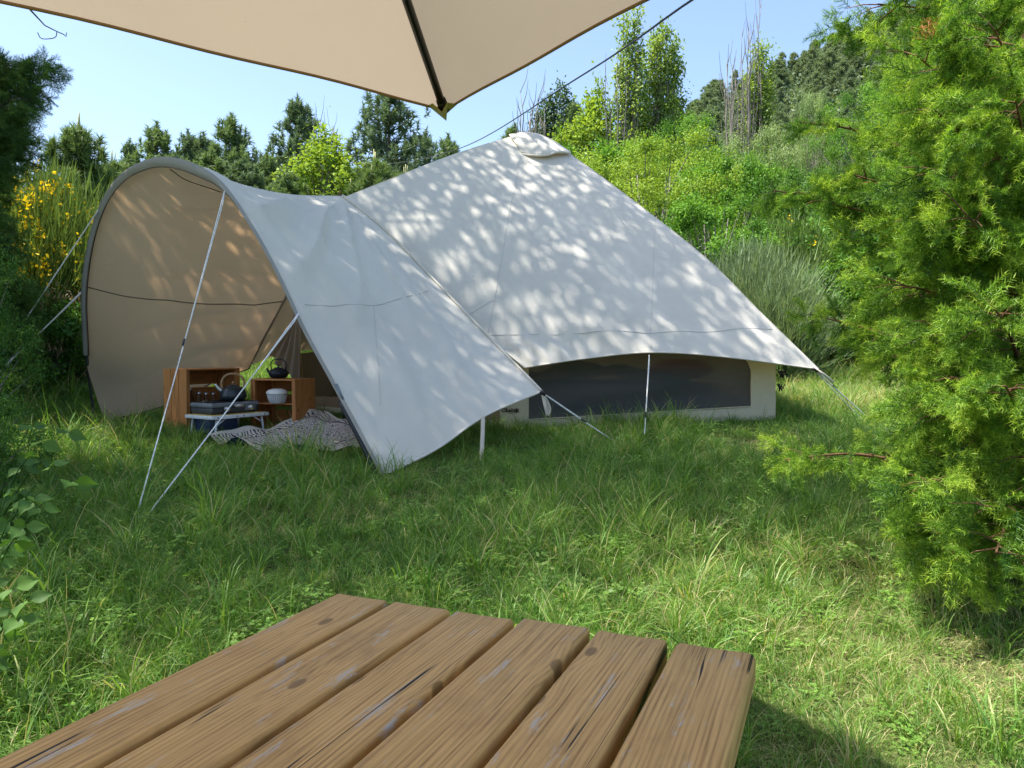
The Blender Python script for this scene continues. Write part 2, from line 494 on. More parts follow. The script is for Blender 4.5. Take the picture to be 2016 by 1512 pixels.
def rug_mat():
    m, N, L, out = new_mat('rug_weave')
    tc = N('TexCoord')
    uv = N('UVMap')
    sep = N('SeparateXYZ'); L(uv.outputs[0], sep.inputs[0])
    v1 = N('TexVoronoi'); v1.feature = 'DISTANCE_TO_EDGE'; v1.inputs['Scale'].default_value = 62
    L(uv.outputs[0], v1.inputs['Vector'])
    r1 = ramp(N, [(0.06, 1.0), (0.10, 0.0)]); L(v1.outputs['Distance'], r1.inputs['Fac'])
    wv = N('TexWave'); wv.wave_type = 'RINGS'; wv.inputs['Scale'].default_value = 11; wv.inputs['Distortion'].default_value = 12; wv.inputs['Detail'].default_value = 2
    L(uv.outputs[0], wv.inputs['Vector'])
    r2 = ramp(N, [(0.60, 0.0), (0.68, 1.0)]); L(wv.outputs['Fac'], r2.inputs['Fac'])
    # border: distance to the nearest edge of the sheet in uv
    def edge(o): return math_(N, L, 'MINIMUM', o, math_(N, L, 'SUBTRACT', 1.0, o))
    e = math_(N, L, 'MINIMUM', edge(sep.outputs['X']), edge(sep.outputs['Y']))
    isb = math_(N, L, 'LESS_THAN', e, 0.16)
    pat = mixc(N, L, isb, r1.outputs['Color'], r2.outputs['Color'])
    line = math_(N, L, 'LESS_THAN', math_(N, L, 'ABSOLUTE', math_(N, L, 'SUBTRACT', e, 0.165)), 0.007)
    pat = mixc(N, L, line, pat, (1, 1, 1))
    plainb = math_(N, L, 'LESS_THAN', e, 0.035)
    pat = mixc(N, L, plainb, pat, (0, 0, 0))
    cc = mixc(N, L, pat, (0.60, 0.55, 0.50), (0.07, 0.07, 0.085))
    geo = N('NewGeometry')
    cc = mixc(N, L, geo.outputs['Backfacing'], cc, (0.03, 0.075, 0.24))
    d = N('BsdfDiffuse'); L(cc, d.inputs['Color']); L(d.outputs[0], out.inputs[0])
    return m
M['rug'] = rug_mat()

def ground_mat():
    m, N, L, out = new_mat('soil_and_thatch')
    tc = N('TexCoord')
    n1 = N('TexNoise'); n1.inputs['Scale'].default_value = 1.1; n1.inputs['Detail'].default_value = 8; L(tc.outputs['Object'], n1.inputs['Vector'])
    n2 = N('TexNoise'); n2.inputs['Scale'].default_value = 45; n2.inputs['Detail'].default_value = 6; L(tc.outputs['Object'], n2.inputs['Vector'])
    r1 = ramp(N, [(0.35, (0.08, 0.13, 0.035)), (0.60, (0.12, 0.15, 0.05)), (0.78, (0.24, 0.20, 0.10))]); L(n1.outputs['Fac'], r1.inputs['Fac'])
    r2 = ramp(N, [(0.3, 0.45), (0.7, 1.25)]); L(n2.outputs['Fac'], r2.inputs['Fac'])
    cc = mixc(N, L, 1.0, r1.outputs['Color'], r2.outputs['Color'], 'MULTIPLY')
    d = N('BsdfDiffuse'); L(cc, d.inputs['Color'])
    bp = N('Bump'); bp.inputs['Strength'].default_value = 1.0; bp.inputs['Distance'].default_value = 0.04
    L(n2.outputs['Fac'], bp.inputs['Height']); L(bp.outputs['Normal'], d.inputs['Normal'])
    L(d.outputs[0], out.inputs[0])
    return m
M['ground'] = ground_mat()

# ------------------------------------------------------------------ ground
def axis(lo, hi, fine_lo, fine_hi, fine, n):
    a = np.linspace(lo, fine_lo, n, endpoint=False) if lo < fine_lo else np.array([])
    b = np.arange(fine_lo, fine_hi, fine)
    t = np.linspace(0, 1, n + 1) ** 2
    c = fine_hi + t * (hi - fine_hi)
    return np.r_[a, b, c]
gx = np.r_[-np.flip(15 + (np.linspace(0, 1, 40) ** 2) * 900)[:-1], np.arange(-15, 15, 0.4), 15 + (np.linspace(0, 1, 60) ** 2) * 900]
gy = np.r_[np.linspace(-300, -6, 20, endpoint=False), np.arange(-6, 24, 0.4), 24 + (np.linspace(0, 1, 70) ** 2) * 1200]
XX, YY = np.meshgrid(gx, gy, indexing='ij')
ZZ = G(XX, YY)
nx_, ny_ = XX.shape
idx = np.arange(nx_ * ny_).reshape(nx_, ny_)
Fq = np.stack([idx[:-1, :-1], idx[1:, :-1], idx[1:, 1:], idx[:-1, 1:]], -1).reshape(-1, 4)
gme = fast_mesh('ground', np.stack([XX, YY, ZZ], -1).reshape(-1, 3), Fq, M['ground'], smooth=True)
tag(link('ground', gme), 'sloping meadow ground that rises to the wooded hill', 'ground', kind='structure')

# ================================================================== tent
HL = Vector((-4.14, 7.60, 0)); HR = Vector((-0.89, 5.33, 0))
hoop_n = (HR - HL).cross(Vector((0, 0, 1))).normalized()
def PH(px, py): return on_plane(px, py, HL, hoop_n)

tent = thing('canvas_tent', 'large off-white cotton tent with arched awning over its entrance', 'tent', (0.2, 8.6, Gz(0.2, 8.6)))

PEAK = P(675, 389, 7.5)
APEX = P(1040, 264, 8.9)
CAPR = P(1120, 302, 8.9)
HEML = P(1032, 724, 6.95)
HEMR = P(1612, 727, 7.30)
KEFT = P(490, 720, 8.3)
BACKR = Vector((2.9, 10.0, Gz(2.9, 10.0) + 0.55))
BACKL = Vector((-1.9, 10.7, Gz(-1.9, 10.7) + 0.55))
BACKM = Vector((0.7, 11.6, Gz(0.7, 11.6) + 0.55))

def wr(S, k):
    return S
def panel(name, S, mat, parent=tent, disp=None):
    n = face_cam(gnormals(S), S)
    if disp is not None: S = S + n * disp[..., None]
    mb = MB().grid(S)
    return mb.build(name, mat, parent), S, n
def uvg(nu, nv):
    return np.meshgrid(np.linspace(0, 1, nu), np.linspace(0, 1, nv), indexing='ij')
def seam_line(parent, pts, r=0.004, mat='seam', name='seam'):
    return MB().tube([tuple(p) for p in pts], r, 5).build(name, M[mat], parent)

# --- big front roof panel
nu, nv = 90, 70
top = [PEAK, P(780, 347, 7.9), P(900, 301, 8.35), P(1005, 269, 8.8), APEX, CAPR]
bot = [HEML, P(1150, 706, 7.0), P(1280, 694, 7.05), P(1420, 702, 7.15), HEMR]
lef = [PEAK, P(762, 458, 7.38), P(860, 560, 7.24), P(960, 662, 7.08), HEML]
rig = [CAPR, P(1200, 360, 8.62), P(1380, 500, 8.0), P(1500, 618, 7.6), HEMR]
S = coons(top, bot, lef, rig, nu, nv)
U, V_ = uvg(nu, nv)
edge = np.minimum(1, np.minimum(np.minimum(U, 1 - U), np.minimum(V_, 1 - V_)) * 8)
w = 0.012 * np.sin(7 * U + 3 * V_) * np.sin(5 * V_) * edge
hemz = sstep(0.80, 0.92, V_)                       # small gathers along the valance
w += hemz * 0.010 * np.sin(46 * U + 16 * np.sin(5 * U) + 9 * V_) * (0.4 + 0.6 * np.sin(9 * U + 1) ** 2)
w += hemz * 0.012 * np.sin(23 * U - 14 * V_) * edge
roof_front, SF, NF = panel('roof_panel', S, M['canvas'], tent, w)
def on_grid(S, N, u, v, off=0.004):
    a = u * (S.shape[0] - 1); b = v * (S.shape[1] - 1)
    i = min(int(a), S.shape[0] - 2); j = min(int(b), S.shape[1] - 2); fa = a - i; fb = b - j
    p = (S[i, j] * (1 - fa) * (1 - fb) + S[i + 1, j] * fa * (1 - fb) + S[i, j + 1] * (1 - fa) * fb + S[i + 1, j + 1] * fa * fb)
    return p + N[i, j] * off
def grid_at_pixel(S, px, py):
    d = ray(px, py); c = np.array(CAMP); dd = np.array(d.normalized())
    q = S - c
    t = (q * dd).sum(-1, keepdims=True)
    e = np.linalg.norm(q - t * dd, axis=-1)
    i, j = np.unravel_index(np.argmin(e), e.shape)
    return i / (S.shape[0] - 1), j / (S.shape[1] - 1)
def seam_by_pixels(S, N, pix, parent, r=0.0028, mat='seam', off=0.002, name='seam'):
    pts = []
    uv = [grid_at_pixel(S, *p) for p in pix]
    for k in range(len(uv) - 1):
        for t in np.linspace(0, 1, 14, endpoint=False):
            u = uv[k][0] * (1 - t) + uv[k + 1][0] * t; v = uv[k][1] * (1 - t) + uv[k + 1][1] * t
            pts.append(on_grid(S, N, u, v, off))
    pts.append(on_grid(S, N, *uv[-1], off))
    return seam_line(parent, crv(pts[::4] + [pts[-1]], 40), r, mat, name)
seam_by_pixels(SF, NF, [(965, 662), (1120, 660), (1280, 655), (1400, 652), (1520, 645)], roof_front)
seam_by_pixels(SF, NF, [(1022, 310), (1000, 420), (980, 540), (962, 655)], roof_front, 0.0022)
seam_by_pixels(SF, NF, [(1290, 430), (1286, 540), (1280, 655), (1279, 690)], roof_front, 0.0018)
seam_by_pixels(SF, NF, [(925, 622), (945, 606), (972, 590)], roof_front, 0.0028, 'seam')
# rolled hems along the open edges
MB().tube(crv(bot, 60), 0.007, 6).build('hem', M['canvas'], roof_front)
MB().tube(crv(rig, 60), 0.006, 6).build('hem', M['canvas'], roof_front)

# --- the other roof panels
S = coons([CAPR, P(1122, 303, 9.1)], [HEMR, (2.95, 8.7, HEMR.z + 0.16), BACKR], rig, [P(1122, 303, 9.1), (1.7, 9.6, 2.45), BACKR], 16, 40)
panel('roof_panel', S, M['canvas'])
S = coons([P(1122, 303, 9.1), APEX + Vector((0, .25, -0.03))], [BACKR, BACKM, BACKL], [P(1122, 303, 9.1), (1.7, 9.6, 2.45), BACKR],
          [APEX + Vector((0, .25, -0.03)), (-0.8, 9.9, 2.5), BACKL], 20, 40)
panel('roof_panel', S, M['canvas'])
S = coons([PEAK, P(900, 303, 8.4), APEX + Vector((0, .25, -0.03))], [KEFT, (-2.7, 9.4, KEFT.z + 0.15), BACKL], [PEAK, P(577, 560, 7.95), KEFT],
          [APEX + Vector((0, .25, -0.03)), (-0.8, 9.9, 2.5), BACKL], 24, 40)
panel('roof_panel', S, M['canvas'])
MB().tube([PEAK + Vector((-.01, 0, 0)), P(577, 560, 7.94), KEFT], 0.012, 6).build('hem', M['tan'], roof_front)

# --- vent cap over the apex
capT = [P(1002, 266, 8.82), P(1038, 261, 8.88), P(1078, 272, 8.9), P(1122, 299, 8.9)]
capB = [P(1026, 303, 8.62), P(1056, 307, 8.58), P(1092, 303, 8.60), P(1124, 303, 8.80)]
S = coons(capT, capB, [capT[0], P(1014, 282, 8.70), capB[0]], [capT[-1], P(1123, 301, 8.85), capB[-1]], 26, 12)
S = S + np.array([0, -0.008, 0.004])
cap = MB().grid(S).build('vent_cap', M['canvas'], tent, solid=0.008)
MB().tube(crv([P(1028, 304, 8.60), P(1056, 306, 8.56), P(1078, 305, 8.57), P(1100, 299, 8.62), P(1120, 301, 8.76)], 24), 0.011, 6).build('hem', M['canvas'], cap)

# --- awning: hoop, right (outer side seen) and left (inner side seen)
hoopR = [PH(330, 311), PH(385, 325), PH(440, 363), PH(500, 449), PH(550, 540), PH(600, 646), PH(650, 738), PH(700, 830), PH(757, 936)]
hoopL = [PH(330, 311), PH(285, 318), PH(240, 345), PH(203, 398), PH(177, 478), PH(164, 580), PH(168, 700)]
nu, nv = 80, 90
ridge = [PH(330, 311), P(440, 352, 6.86), P(560, 381, 7.20), PEAK + Vector((0, -.02, .012))]
rear = [PEAK + Vector((0, -.02, .012)), P(760, 455, 7.26), P(862, 560, 7.02), P(962, 664, 6.78), P(1066, 771, 6.40)]
hemA = [PH(757, 936), P(860, 884, 5.66), P(955, 819, 6.02), P(1066, 771, 6.40)]
S = coons(ridge, hemA, hoopR, rear, nu, nv)
U, V_ = uvg(nu, nv)
edge = np.minimum(1, np.minimum(np.minimum(U, 1 - U), np.minimum(V_, 1 - V_)) * 7)
# folds that fan out of the peak, and drape lines that hang from the ridge
d0 = np.linalg.norm(S - np.array(PEAK), axis=2)
vec = S - np.array(PEAK)
ang = np.arctan2(vec[..., 0] * 0.82 - vec[..., 1] * 0.57 + 0 * U, -vec[..., 2])
ang2 = np.arctan2(vec @ np.array([0.57, 0.82, 0.0]), -vec[..., 2])
fan = np.sin(ang2 * 23 + 0.7 * np.sin(3 * d0)) * np.clip(d0 / 0.5, 0, 1) * np.clip(1.9 - d0, 0, 1.2)
pf_ = (1 - np.abs(np.sin(ang2 * 9.5 + 0.35 * np.sin(3 * d0)))) ** 2.0 * np.clip(d0 / 0.35, 0, 1) * np.clip(2.3 - d0, 0, 1.0)
w = (0.012 * fan + 0.040 * pf_) * edge
w += 0.018 * np.sin(17 * U + 3.2 * V_) * np.clip(V_ * 2 - 0.5, 0, 1) * edge
w += 0.006 * np.sin(41 * U + 6 * V_ + 2 * np.sin(8 * V_)) * edge
awn_r, SR, NR = panel('awning_side', S, M['canvas'], tent, w)
seam_by_pixels(SR, NR, [(600, 600), (668, 602), (735, 603), (800, 586), (858, 569)], awn_r, 0.0028)
seam_by_pixels(SR, NR, [(735, 603), (741, 700), (748, 800)], awn_r, 0.002)
MB().tube(crv(hemA, 50), 0.009, 6).build('hem', M['canvas'], awn_r)
MB().tube(crv([tuple(Vector(p) + Vector((0.004, -0.008, 0.004))) for p in crv(rear, 12)], 50), 0.012, 6).build('hem', M['canvas'], awn_r)

rearL = [PEAK + Vector((0, -.02, .012)), P(612, 480, 7.82), P(567, 574, 8.0), P(490, 726, 8.30)]
cornL = P(207, 829, 7.42)
hoopL2 = hoopL + [P(186, 770, 7.52), cornL]
hemL = [cornL, P(330, 797, 7.7), P(430, 748, 8.0), P(490, 726, 8.30)]
S = coons(ridge, hemL, hoopL2, rearL, nu, nv)
U, V_ = uvg(nu, nv)
edge = np.minimum(1, np.minimum(np.minimum(U, 1 - U), np.minimum(V_, 1 - V_)) * 7)
pl_ = (1 - np.abs(np.sin(15 * V_ + 3.4 * U + 1.1 * np.sin(4 * U) + 0.5 * np.sin(9 * V_)))) ** 2.2
w = 0.045 * pl_ * sstep(0.05, 0.55, U) * np.clip(1.3 - V_ * 1.1, 0.15, 1) * edge
w += 0.018 * (1 - np.abs(np.sin(27 * V_ - 5 * U))) ** 2 * sstep(0.3, 0.9, U) * edge
w += 0.010 * np.sin(15 * V_ - 7 * U) * edge + 0.010 * np.sin(11 * U + 4 * V_) * edge
w -= 0.05 * np.sin(np.pi * U) * np.sin(np.pi * V_)
awn_l, SL, NL = panel('awning_side', S, M['canvas_shade_tan'], tent, w)
seam_by_pixels(SL, NL, [(170, 567), (250, 582), (330, 592), (420, 599), (500, 600), (560, 592)], awn_l, 0.006, 'seam_brown', 0.004)
seam_by_pixels(SL, NL, [(334, 334), (372, 356), (436, 376)], awn_l, 0.005, 'seam_brown', 0.004)
MB().tube(crv(hemL, 50), 0.008, 6).build('hem', M['seam_brown'], awn_l)
MB().tube(crv(rearL, 40), 0.008, 6).build('hem', M['tan'], awn_l)
# reinforced corner patch
cp = coons([P(205, 802, 7.41), P(232, 822, 7.44)], [P(207, 829, 7.40), P(225, 826, 7.41)], [P(205, 802, 7.41), P(207, 829, 7.40)], [P(232, 822, 7.44), P(225, 826, 7.41)], 6, 6)
MB().grid(cp).build('corner_patch', M['tan'], awn_l, solid=0.004)

# sleeve of the hoop: a fabric band that follows the rim
full = crv(list(reversed(hoopL)) + hoopR[1:], 120)
tang = np.gradient(full, axis=0); tang /= np.linalg.norm(tang, axis=1, keepdims=True)
hn = np.array(hoop_n); hn = hn if (np.array(CAMP) - full[60]) @ hn > 0 else -hn
inw = np.cross(tang, hn); ctr = full.mean(0)
inw *= np.sign(((ctr - full) * inw).sum(1))[:, None]
wb = (1 - 0.88 * sstep(58, 74, np.arange(120)))[:, None]
gath = 0.007 * np.sin(np.arange(120) * 0.95) * (np.arange(120) < 75)
band = np.stack([full - inw * 0.010 + hn * 0.004, full + hn * 0.024 + inw * 0.002 * wb, full + hn * (0.030 + gath[:, None] * .6) + inw * 0.030 * wb,
                 full + hn * (0.026 + gath[:, None] * .6) + inw * 0.055 * wb, full + inw * 0.080 * wb + hn * 0.008], 1)
sleeve = MB().grid(band).build('pole_sleeve', M['sleeve'], tent)
MB().tube(full + inw * 0.080 * wb + hn * 0.012, 0.006, 5).build('seam', M['seam_brown'], sleeve)
# pole: bare and black towards both feet
legL = [PH(170, 690), PH(178, 765), PH(191, 850)]
legR = [PH(676, 790) + Vector((-.012, 0, 0)), PH(716, 866) + Vector((-.012, 0, 0)), PH(753, 942) + Vector((-.012, 0, 0))]
pole = MB().tube(full + inw * 0.03 - hn * 0.016, 0.010, 8).build('hoop_pole', M['black'], tent)
MB().tube(crv(legL, 14), 0.013, 8).build('pole_foot', M['black'], pole)
MB().tube(crv([q_ + Vector((-.012, -.01, 0)) for q_ in legR], 14), 0.019, 8).build('pole_foot', M['black'], pole)
MB().tube([PH(664, 757) + Vector((-.01, 0, 0)), PH(678, 788) + Vector((-.012, 0, 0))], 0.014, 8).build('pole_joint', M['greyplastic'], pole)
# tip of the door pole through the ridge
MB().tube([PEAK + Vector((-0.02, 0.02, -0.10)), PEAK + Vector((-0.03, 0.02, 0.075))], [0.012, 0.007], 8).build('pole_tip', M['bark_red'], tent)
# upright inside the tent
MB().tube([(APEX.x, APEX.y + .06, Gz(APEX.x, APEX.y)), APEX + Vector((0, .06, -0.06))], 0.018, 10).build('centre_pole', M['steel'], tent)
MB().tube([(PEAK.x - .02, PEAK.y + .02, Gz(PEAK.x, PEAK.y)), PEAK + Vector((-.02, .02, -0.12))], 0.014, 10).build('door_pole', M['steel'], tent)

# --- low walls
A0 = Vector((-0.115, 7.16, 0)); B0 = Vector((2.640, 7.63, 0))
wn_ = (B0 - A0).cross(Vector((0, 0, 1))).normalized()
def PW(px, py, off=0.0):
    p = on_plane(px, py, A0, wn_)
    s = 1 if wn_.y < 0 else -1
    return p + wn_ * s * off
def pix_quad(fn, x0, y0a, y0b, x1, y1a, y1b, nx=8, ny=4, off=0.0):
    out = np.zeros((nx + 1, ny + 1, 3))
    for i in range(nx + 1):
        t = i / nx
        for j in range(ny + 1):
            s = j / ny
            x = x0 + (x1 - x0) * t
            ya = y0a + (y1a - y0a) * t; yb = y0b + (y1b - y0b) * t
            out[i, j] = fn(x, ya + (yb - ya) * s, off)
    return out
wall = MB().grid(pix_quad(PW, 984, 690, 850, 1041, 690, 848, 4, 8)).grid(pix_quad(PW, 1478, 690, 830, 1527, 690, 828, 4, 8)) \
    .grid(pix_quad(PW, 1041, 826, 848, 1478, 800, 830, 24, 2)).build('wall', M['cream'], tent)
# strip under the window with its welt, and the net itself, bellied by the wind
MB().tube([PW(1041 + k * 27.3, 826 - k * 1.63, 0.006) for k in range(17)], 0.006, 5).build('welt', M['cream'], wall)
MB().tube([PW(984 + k * 33.9, 846 - k * 1.2, 0.006) for k in range(17)], 0.004, 5).build('welt', M['seam_brown'], wall)
sheet = pix_quad(PW, 984, 846, 872, 1527, 826, 846, 30, 2, 0.004)
MB().grid(sheet).build('ground_flap', M['floor_sheet'], wall)
net = pix_quad(PW, 1041, 690, 828, 1479, 690, 803, 48, 18, -0.004)
u_, v_ = uvg(49, 19)
net = net + np.array(wn_ * (1 if wn_.y < 0 else -1))[None, None] * (0.040 * np.sin(np.pi * v_) * np.sin(np.pi * u_) * np.sin(3.1 * u_ + 1 + 9 * v_) + 0.010 * np.sin(20 * u_ + 4 * v_) * np.sin(np.pi * v_) - 0.02 * np.sin(np.pi * v_))[..., None]
MB().grid(net).build('window_net', M['net'], wall)
# rounded upper corner beside the net
MB().add([PW(1479, 700, .003), PW(1479, 745, .003), PW(1477, 728, .003), PW(1472, 714, .003), PW(1462, 703, .003), PW(1452, 700, .003)],
         [(0, 1, 2, 3, 4, 5)]).build('window_corner', M['cream'], wall, smooth=False)
# toggles at the end of the wall
for (px, py, n) in ((1531, 731, 9), (1529, 757, 7)):
    tg = MB()
    for k in range(n):
        a = PW(px, py, 0.01); r = np.random.default_rng(k + px).normal(0, 1, 3)
        tg.tube([a, a + Vector((0.035 + 0.012 * r[0], -0.01, -0.012 * k / 2 + 0.02 * r[1])), a + Vector((0.05 + 0.02 * r[0], -0.01, -0.03 + 0.02 * r[2]))], 0.007, 5)
    tg.build('toggle', M['black'], wall)
# printed name and round emblem at the left end of the wall
e1 = (B0 - A0).normalized()
def on_wall_obj(o, px, py, off):
    s = wn_ * (1 if wn_.y < 0 else -1)
    p = PW(px, py, off)
    m = Matrix((e1, Vector((0, 0, 1)), s)).transposed().to_4x4()
    m.translation = p - org(tent)
    o.parent = wall
    o.matrix_local = m
fc = bpy.data.curves.new('lettering', 'FONT')
fc.body = 'Obelink'
fc.size = 0.052
fc.extrude = 0.0006
fc.offset = 0.0012
fc.materials.append(M['ink'])
tmp = bpy.data.objects.new('lettering', fc); col.objects.link(tmp)
lme = bpy.data.meshes.new_from_object(tmp.evaluated_get(bpy.context.evaluated_depsgraph_get()))
bpy.data.objects.remove(tmp)
lt = bpy.data.objects.new('lettering', lme); col.objects.link(lt); on_wall_obj(lt, 987, 811.5, 0.006)
for (px, py, wdt) in ((988, 803.5, 0.085), (1000, 813.8, 0.06)):
    me = MB().box((wdt / 2, 0, 0), (wdt, 0.0025, 0.001))
    o = me.build('printed_line', M['ink'], None, smooth=False, local=True); on_wall_obj(o, px, py, 0.006)
rg = MB()
ring = [(0.022 * math.cos(a), 0.022 * math.sin(a), 0) for a in np.linspace(0, 2 * math.pi, 25)]
rg.tube(ring, 0.0016, 4, cap=False)
rg.add([(0.004 * math.cos(a), 0.010 + 0.004 * math.sin(a), 0.001) for a in np.linspace(0, 2 * math.pi, 10, endpoint=False)], [tuple(range(10))])
rg.box((0.001, -0.006, 0.0006), (0.008, 0.020, 0.001)); rg.box((0.0, -0.0145, 0.0009), (0.016, 0.005, 0.001)); rg.box((-0.004, 0.002, 0.0012), (0.010, 0.004, 0.001))
o = rg.build('emblem', M['ink'], None, smooth=False, local=True); on_wall_obj(o, 1016.5, 808, 0.006)

# door side: a sloping front with a tall net door, seen through the awning
F0 = Vector((-2.40, 8.32, 0)); Abase = Vector((A0.x, A0.y, Gz(A0.x, A0.y))); Fbase = Vector((F0.x, F0.y, Gz(F0.x, F0.y)))
PK2 = PEAK + Vector((0.03, 0.10, -0.12))
dn = (Fbase - Abase).cross(PK2 - Abase).normalized()
def PD(px, py, off=0.0):
    p = on_plane(px, py, Abase, dn)
    s = 1 if dn.y < 0 else -1
    return p + dn * s * off
def tri_strip(a, b, c, d, n=8, m=8):
    return coons([a, b], [d, c], [a, d], [b, c], n, m)
HF = P(577, 588, 8.02)
off_ = dn * (1 if dn.y < 0 else -1)
nd_ = 30
DG = coons([PK2, HF], [Abase, Fbase], [PK2, Abase], [HF, Fbase], nd_, nd_)
dwm = MB(); netm = MB()
vid = lambda i, j: i * nd_ + j
FW = []; FN = []
for i in range(nd_ - 1):
    for j in range(nd_ - 1):
        inside_net = 2 <= i < nd_ - 3 and 6 <= j < nd_ - 5
        (FN if inside_net else FW).append((vid(i, j), vid(i, j + 1), vid(i + 1, j + 1), vid(i + 1, j)))
dwm.add(DG.reshape(-1, 3), FW); netm.add((DG - np.array(off_) * 0.004).reshape(-1, 3), FN)
dwall = dwm.build('door_wall', M['tan'], tent)
netm.build('door_net', M['net_dim_inside'], dwall)
sl = Abase.lerp(Fbase, .02) + off_ * .02; sr = Fbase + off_ * .02
MB().grid(coons([sl + Vector((0, 0, .085)), sr + Vector((0, 0, .085))], [sl + Vector((0, 0, .03)), sr + Vector((0, 0, .03))],
                [sl + Vector((0, 0, .085)), sl + Vector((0, 0, .03))], [sr + Vector((0, 0, .085)), sr + Vector((0, 0, .03))], 20, 3)).build('sill_strip', M['cream'], dwall)
# gathered door curtain hanging at the left jamb
cu = coons([P(590, 600, 7.92), P(577, 640, 7.98)], [P(591, 748, 8.02), P(556, 730, 8.1), P(528, 690, 8.14)], [P(590, 600, 7.92), P(594, 680, 7.95), P(591, 748, 8.02)],
           [P(577, 640, 7.98), P(553, 668, 8.06), P(528, 690, 8.14)], 40, 30)
u_, v_ = uvg(40, 30)
cn = gnormals(cu)
cu = cu + cn * (0.03 * np.sin(26 * u_ + 3 * v_) * np.clip(v_ * 1.6, 0, 1))[..., None]
MB().grid(cu).build('door_curtain', M['tan'], tent)
# side and back walls
def low_wall(a, b, h=0.62):
    a = Vector(a); b = Vector(b)
    a3 = Vector((a.x, a.y, Gz(a.x, a.y))); b3 = Vector((b.x, b.y, Gz(b.x, b.y)))
    MB().grid(coons([a3 + Vector((0, 0, h)), b3 + Vector((0, 0, h))], [a3, b3], [a3 + Vector((0, 0, h)), a3], [b3 + Vector((0, 0, h)), b3], 14, 4)).build('wall', M['cream'], tent)
B1 = (B0.x, B0.y + .004)
low_wall(B1, (2.62, 9.7)); low_wall((2.62, 9.7), (0.7, 11.2)); low_wall((0.7, 11.2), (-1.6, 10.4)); low_wall((-1.6, 10.4), (F0.x, F0.y))
# floor sheet
fl = [(A0.x, A0.y), (B0.x, B0.y), (2.62, 9.7), (0.7, 11.2), (-1.6, 10.4), (F0.x, F0.y)]
MB().add([(x, y, Gz(x, y) + 0.03) for x, y in fl], [tuple(range(6))]).build('floor_sheet', M['floor_sheet'], tent, smooth=False)

# --- guy ropes with sliders and pegs
def rope(a, b, r=0.0055, slider=None, loop=True, peg=True, dbl=0.0):
    a = Vector(a); b = Vector(b)
    mid = a.lerp(b, 0.5) - Vector((0, 0, 0.006 * (b - a).length))
    o = MB().tube(crv([a, mid, b], 24), r, 6).build('guy_rope', M['rope'], tent)
    if dbl:
        s = Vector((dbl, 0.004, -dbl * 0.3)); k = slider or 0.4
        MB().tube([a, a.lerp(b, 0.06) + s * 0.6, a.lerp(b, k) + s * 0.3], r * 0.9, 6).build('rope_loop', M['rope'], o)
    if slider:
        p = a.lerp(b, slider); d = (b - a).normalized()
        MB().tube([p - d * 0.028, p + d * 0.028], [0.009, 0.007], 6).build('rope_slider', M['black'], o)
    if peg:
        d = (a - b); d.z = 0; d = d.normalized()
        MB().tube([b + Vector((0, 0, 0.05)) - d * 0.015, b - Vector((0, 0, 0.10)) + d * 0.04], 0.004, 6).build('peg', M['steel'], o)
    return o
def gp(px, py, Y, dz=0.02):
    p = P(px, py, Y); return Vector((p.x, p.y, Gz(p.x, p.y) + dz))
h1 = PH(445, 376) + Vector((0, -.03, 0)); rope(h1, P(264, 1034, 4.22), 0.0042, 0.55, dbl=0.02)
h2 = PH(592, 614) + Vector((0, -.03, 0)); rope(h2, P(277, 1032, 4.20), 0.0048, dbl=0.02)
h3 = PH(201, 402); e3 = P(0, 652, 6.9); rope(h3, Vector((e3.x - .4, e3.y - .2, Gz(e3.x - .4, e3.y - .2))), 0.0055)
h4 = PH(163, 572); e4 = P(0, 728, 6.7); rope(h4, h4.lerp(e4, 1.5), 0.0065, 0.62, dbl=0.015)
c1 = P(1070, 775, 6.40); rope(c1, gp(1212, 876, 6.50), 0.0055, 0.55, dbl=0.012)
c2 = P(1278, 699, 7.02); rope(c2, gp(1268, 880, 6.45), 0.0048, 0.70, dbl=0.008)
c3 = P(1606, 728, 7.28); rope(c3, gp(1712, 793, 7.7), 0.0065, 0.33, dbl=0.0); rope(P(1602, 727, 7.28), gp(1704, 795, 7.5), 0.004)
rope(KEFT, KEFT + Vector((-1.2, .5, -0.5)), 0.006)
MB().tube([P(1606, 728, 7.27), P(1622, 737, 7.3), P(1640, 752, 7.36)], [0.016, 0.012, 0.014], 6).build('strap', M['webbing'], tent)
MB().tube([P(1600, 726, 7.27), P(1610, 731, 7.27)], 0.014, 6).build('buckle', M['black'], tent)
MB().tube([P(1064, 770, 6.38), P(1074, 777, 6.38)], 0.018, 6).build('buckle', M['black'], tent)
def strap(pts, w, name='strap'):
    pts = crv(pts, 20); mb = MB()
    side = np.array([w / 2, 0.0, 0])
    mb.grid(np.stack([pts - side, pts + side], 1)); return mb.build(name, M['webbing'], tent, solid=0.003)
strap([P(951, 818, 6.0), P(950, 860, 5.92), P(947, 918, 5.80)], 0.033)
strap([P(1069, 778, 6.38), P(1074, 800, 6.37), P(1078, 818, 6.38)], 0.03); strap([P(1071, 779, 6.40), P(1081, 802, 6.41), P(1078, 819, 6.385)], 0.03)

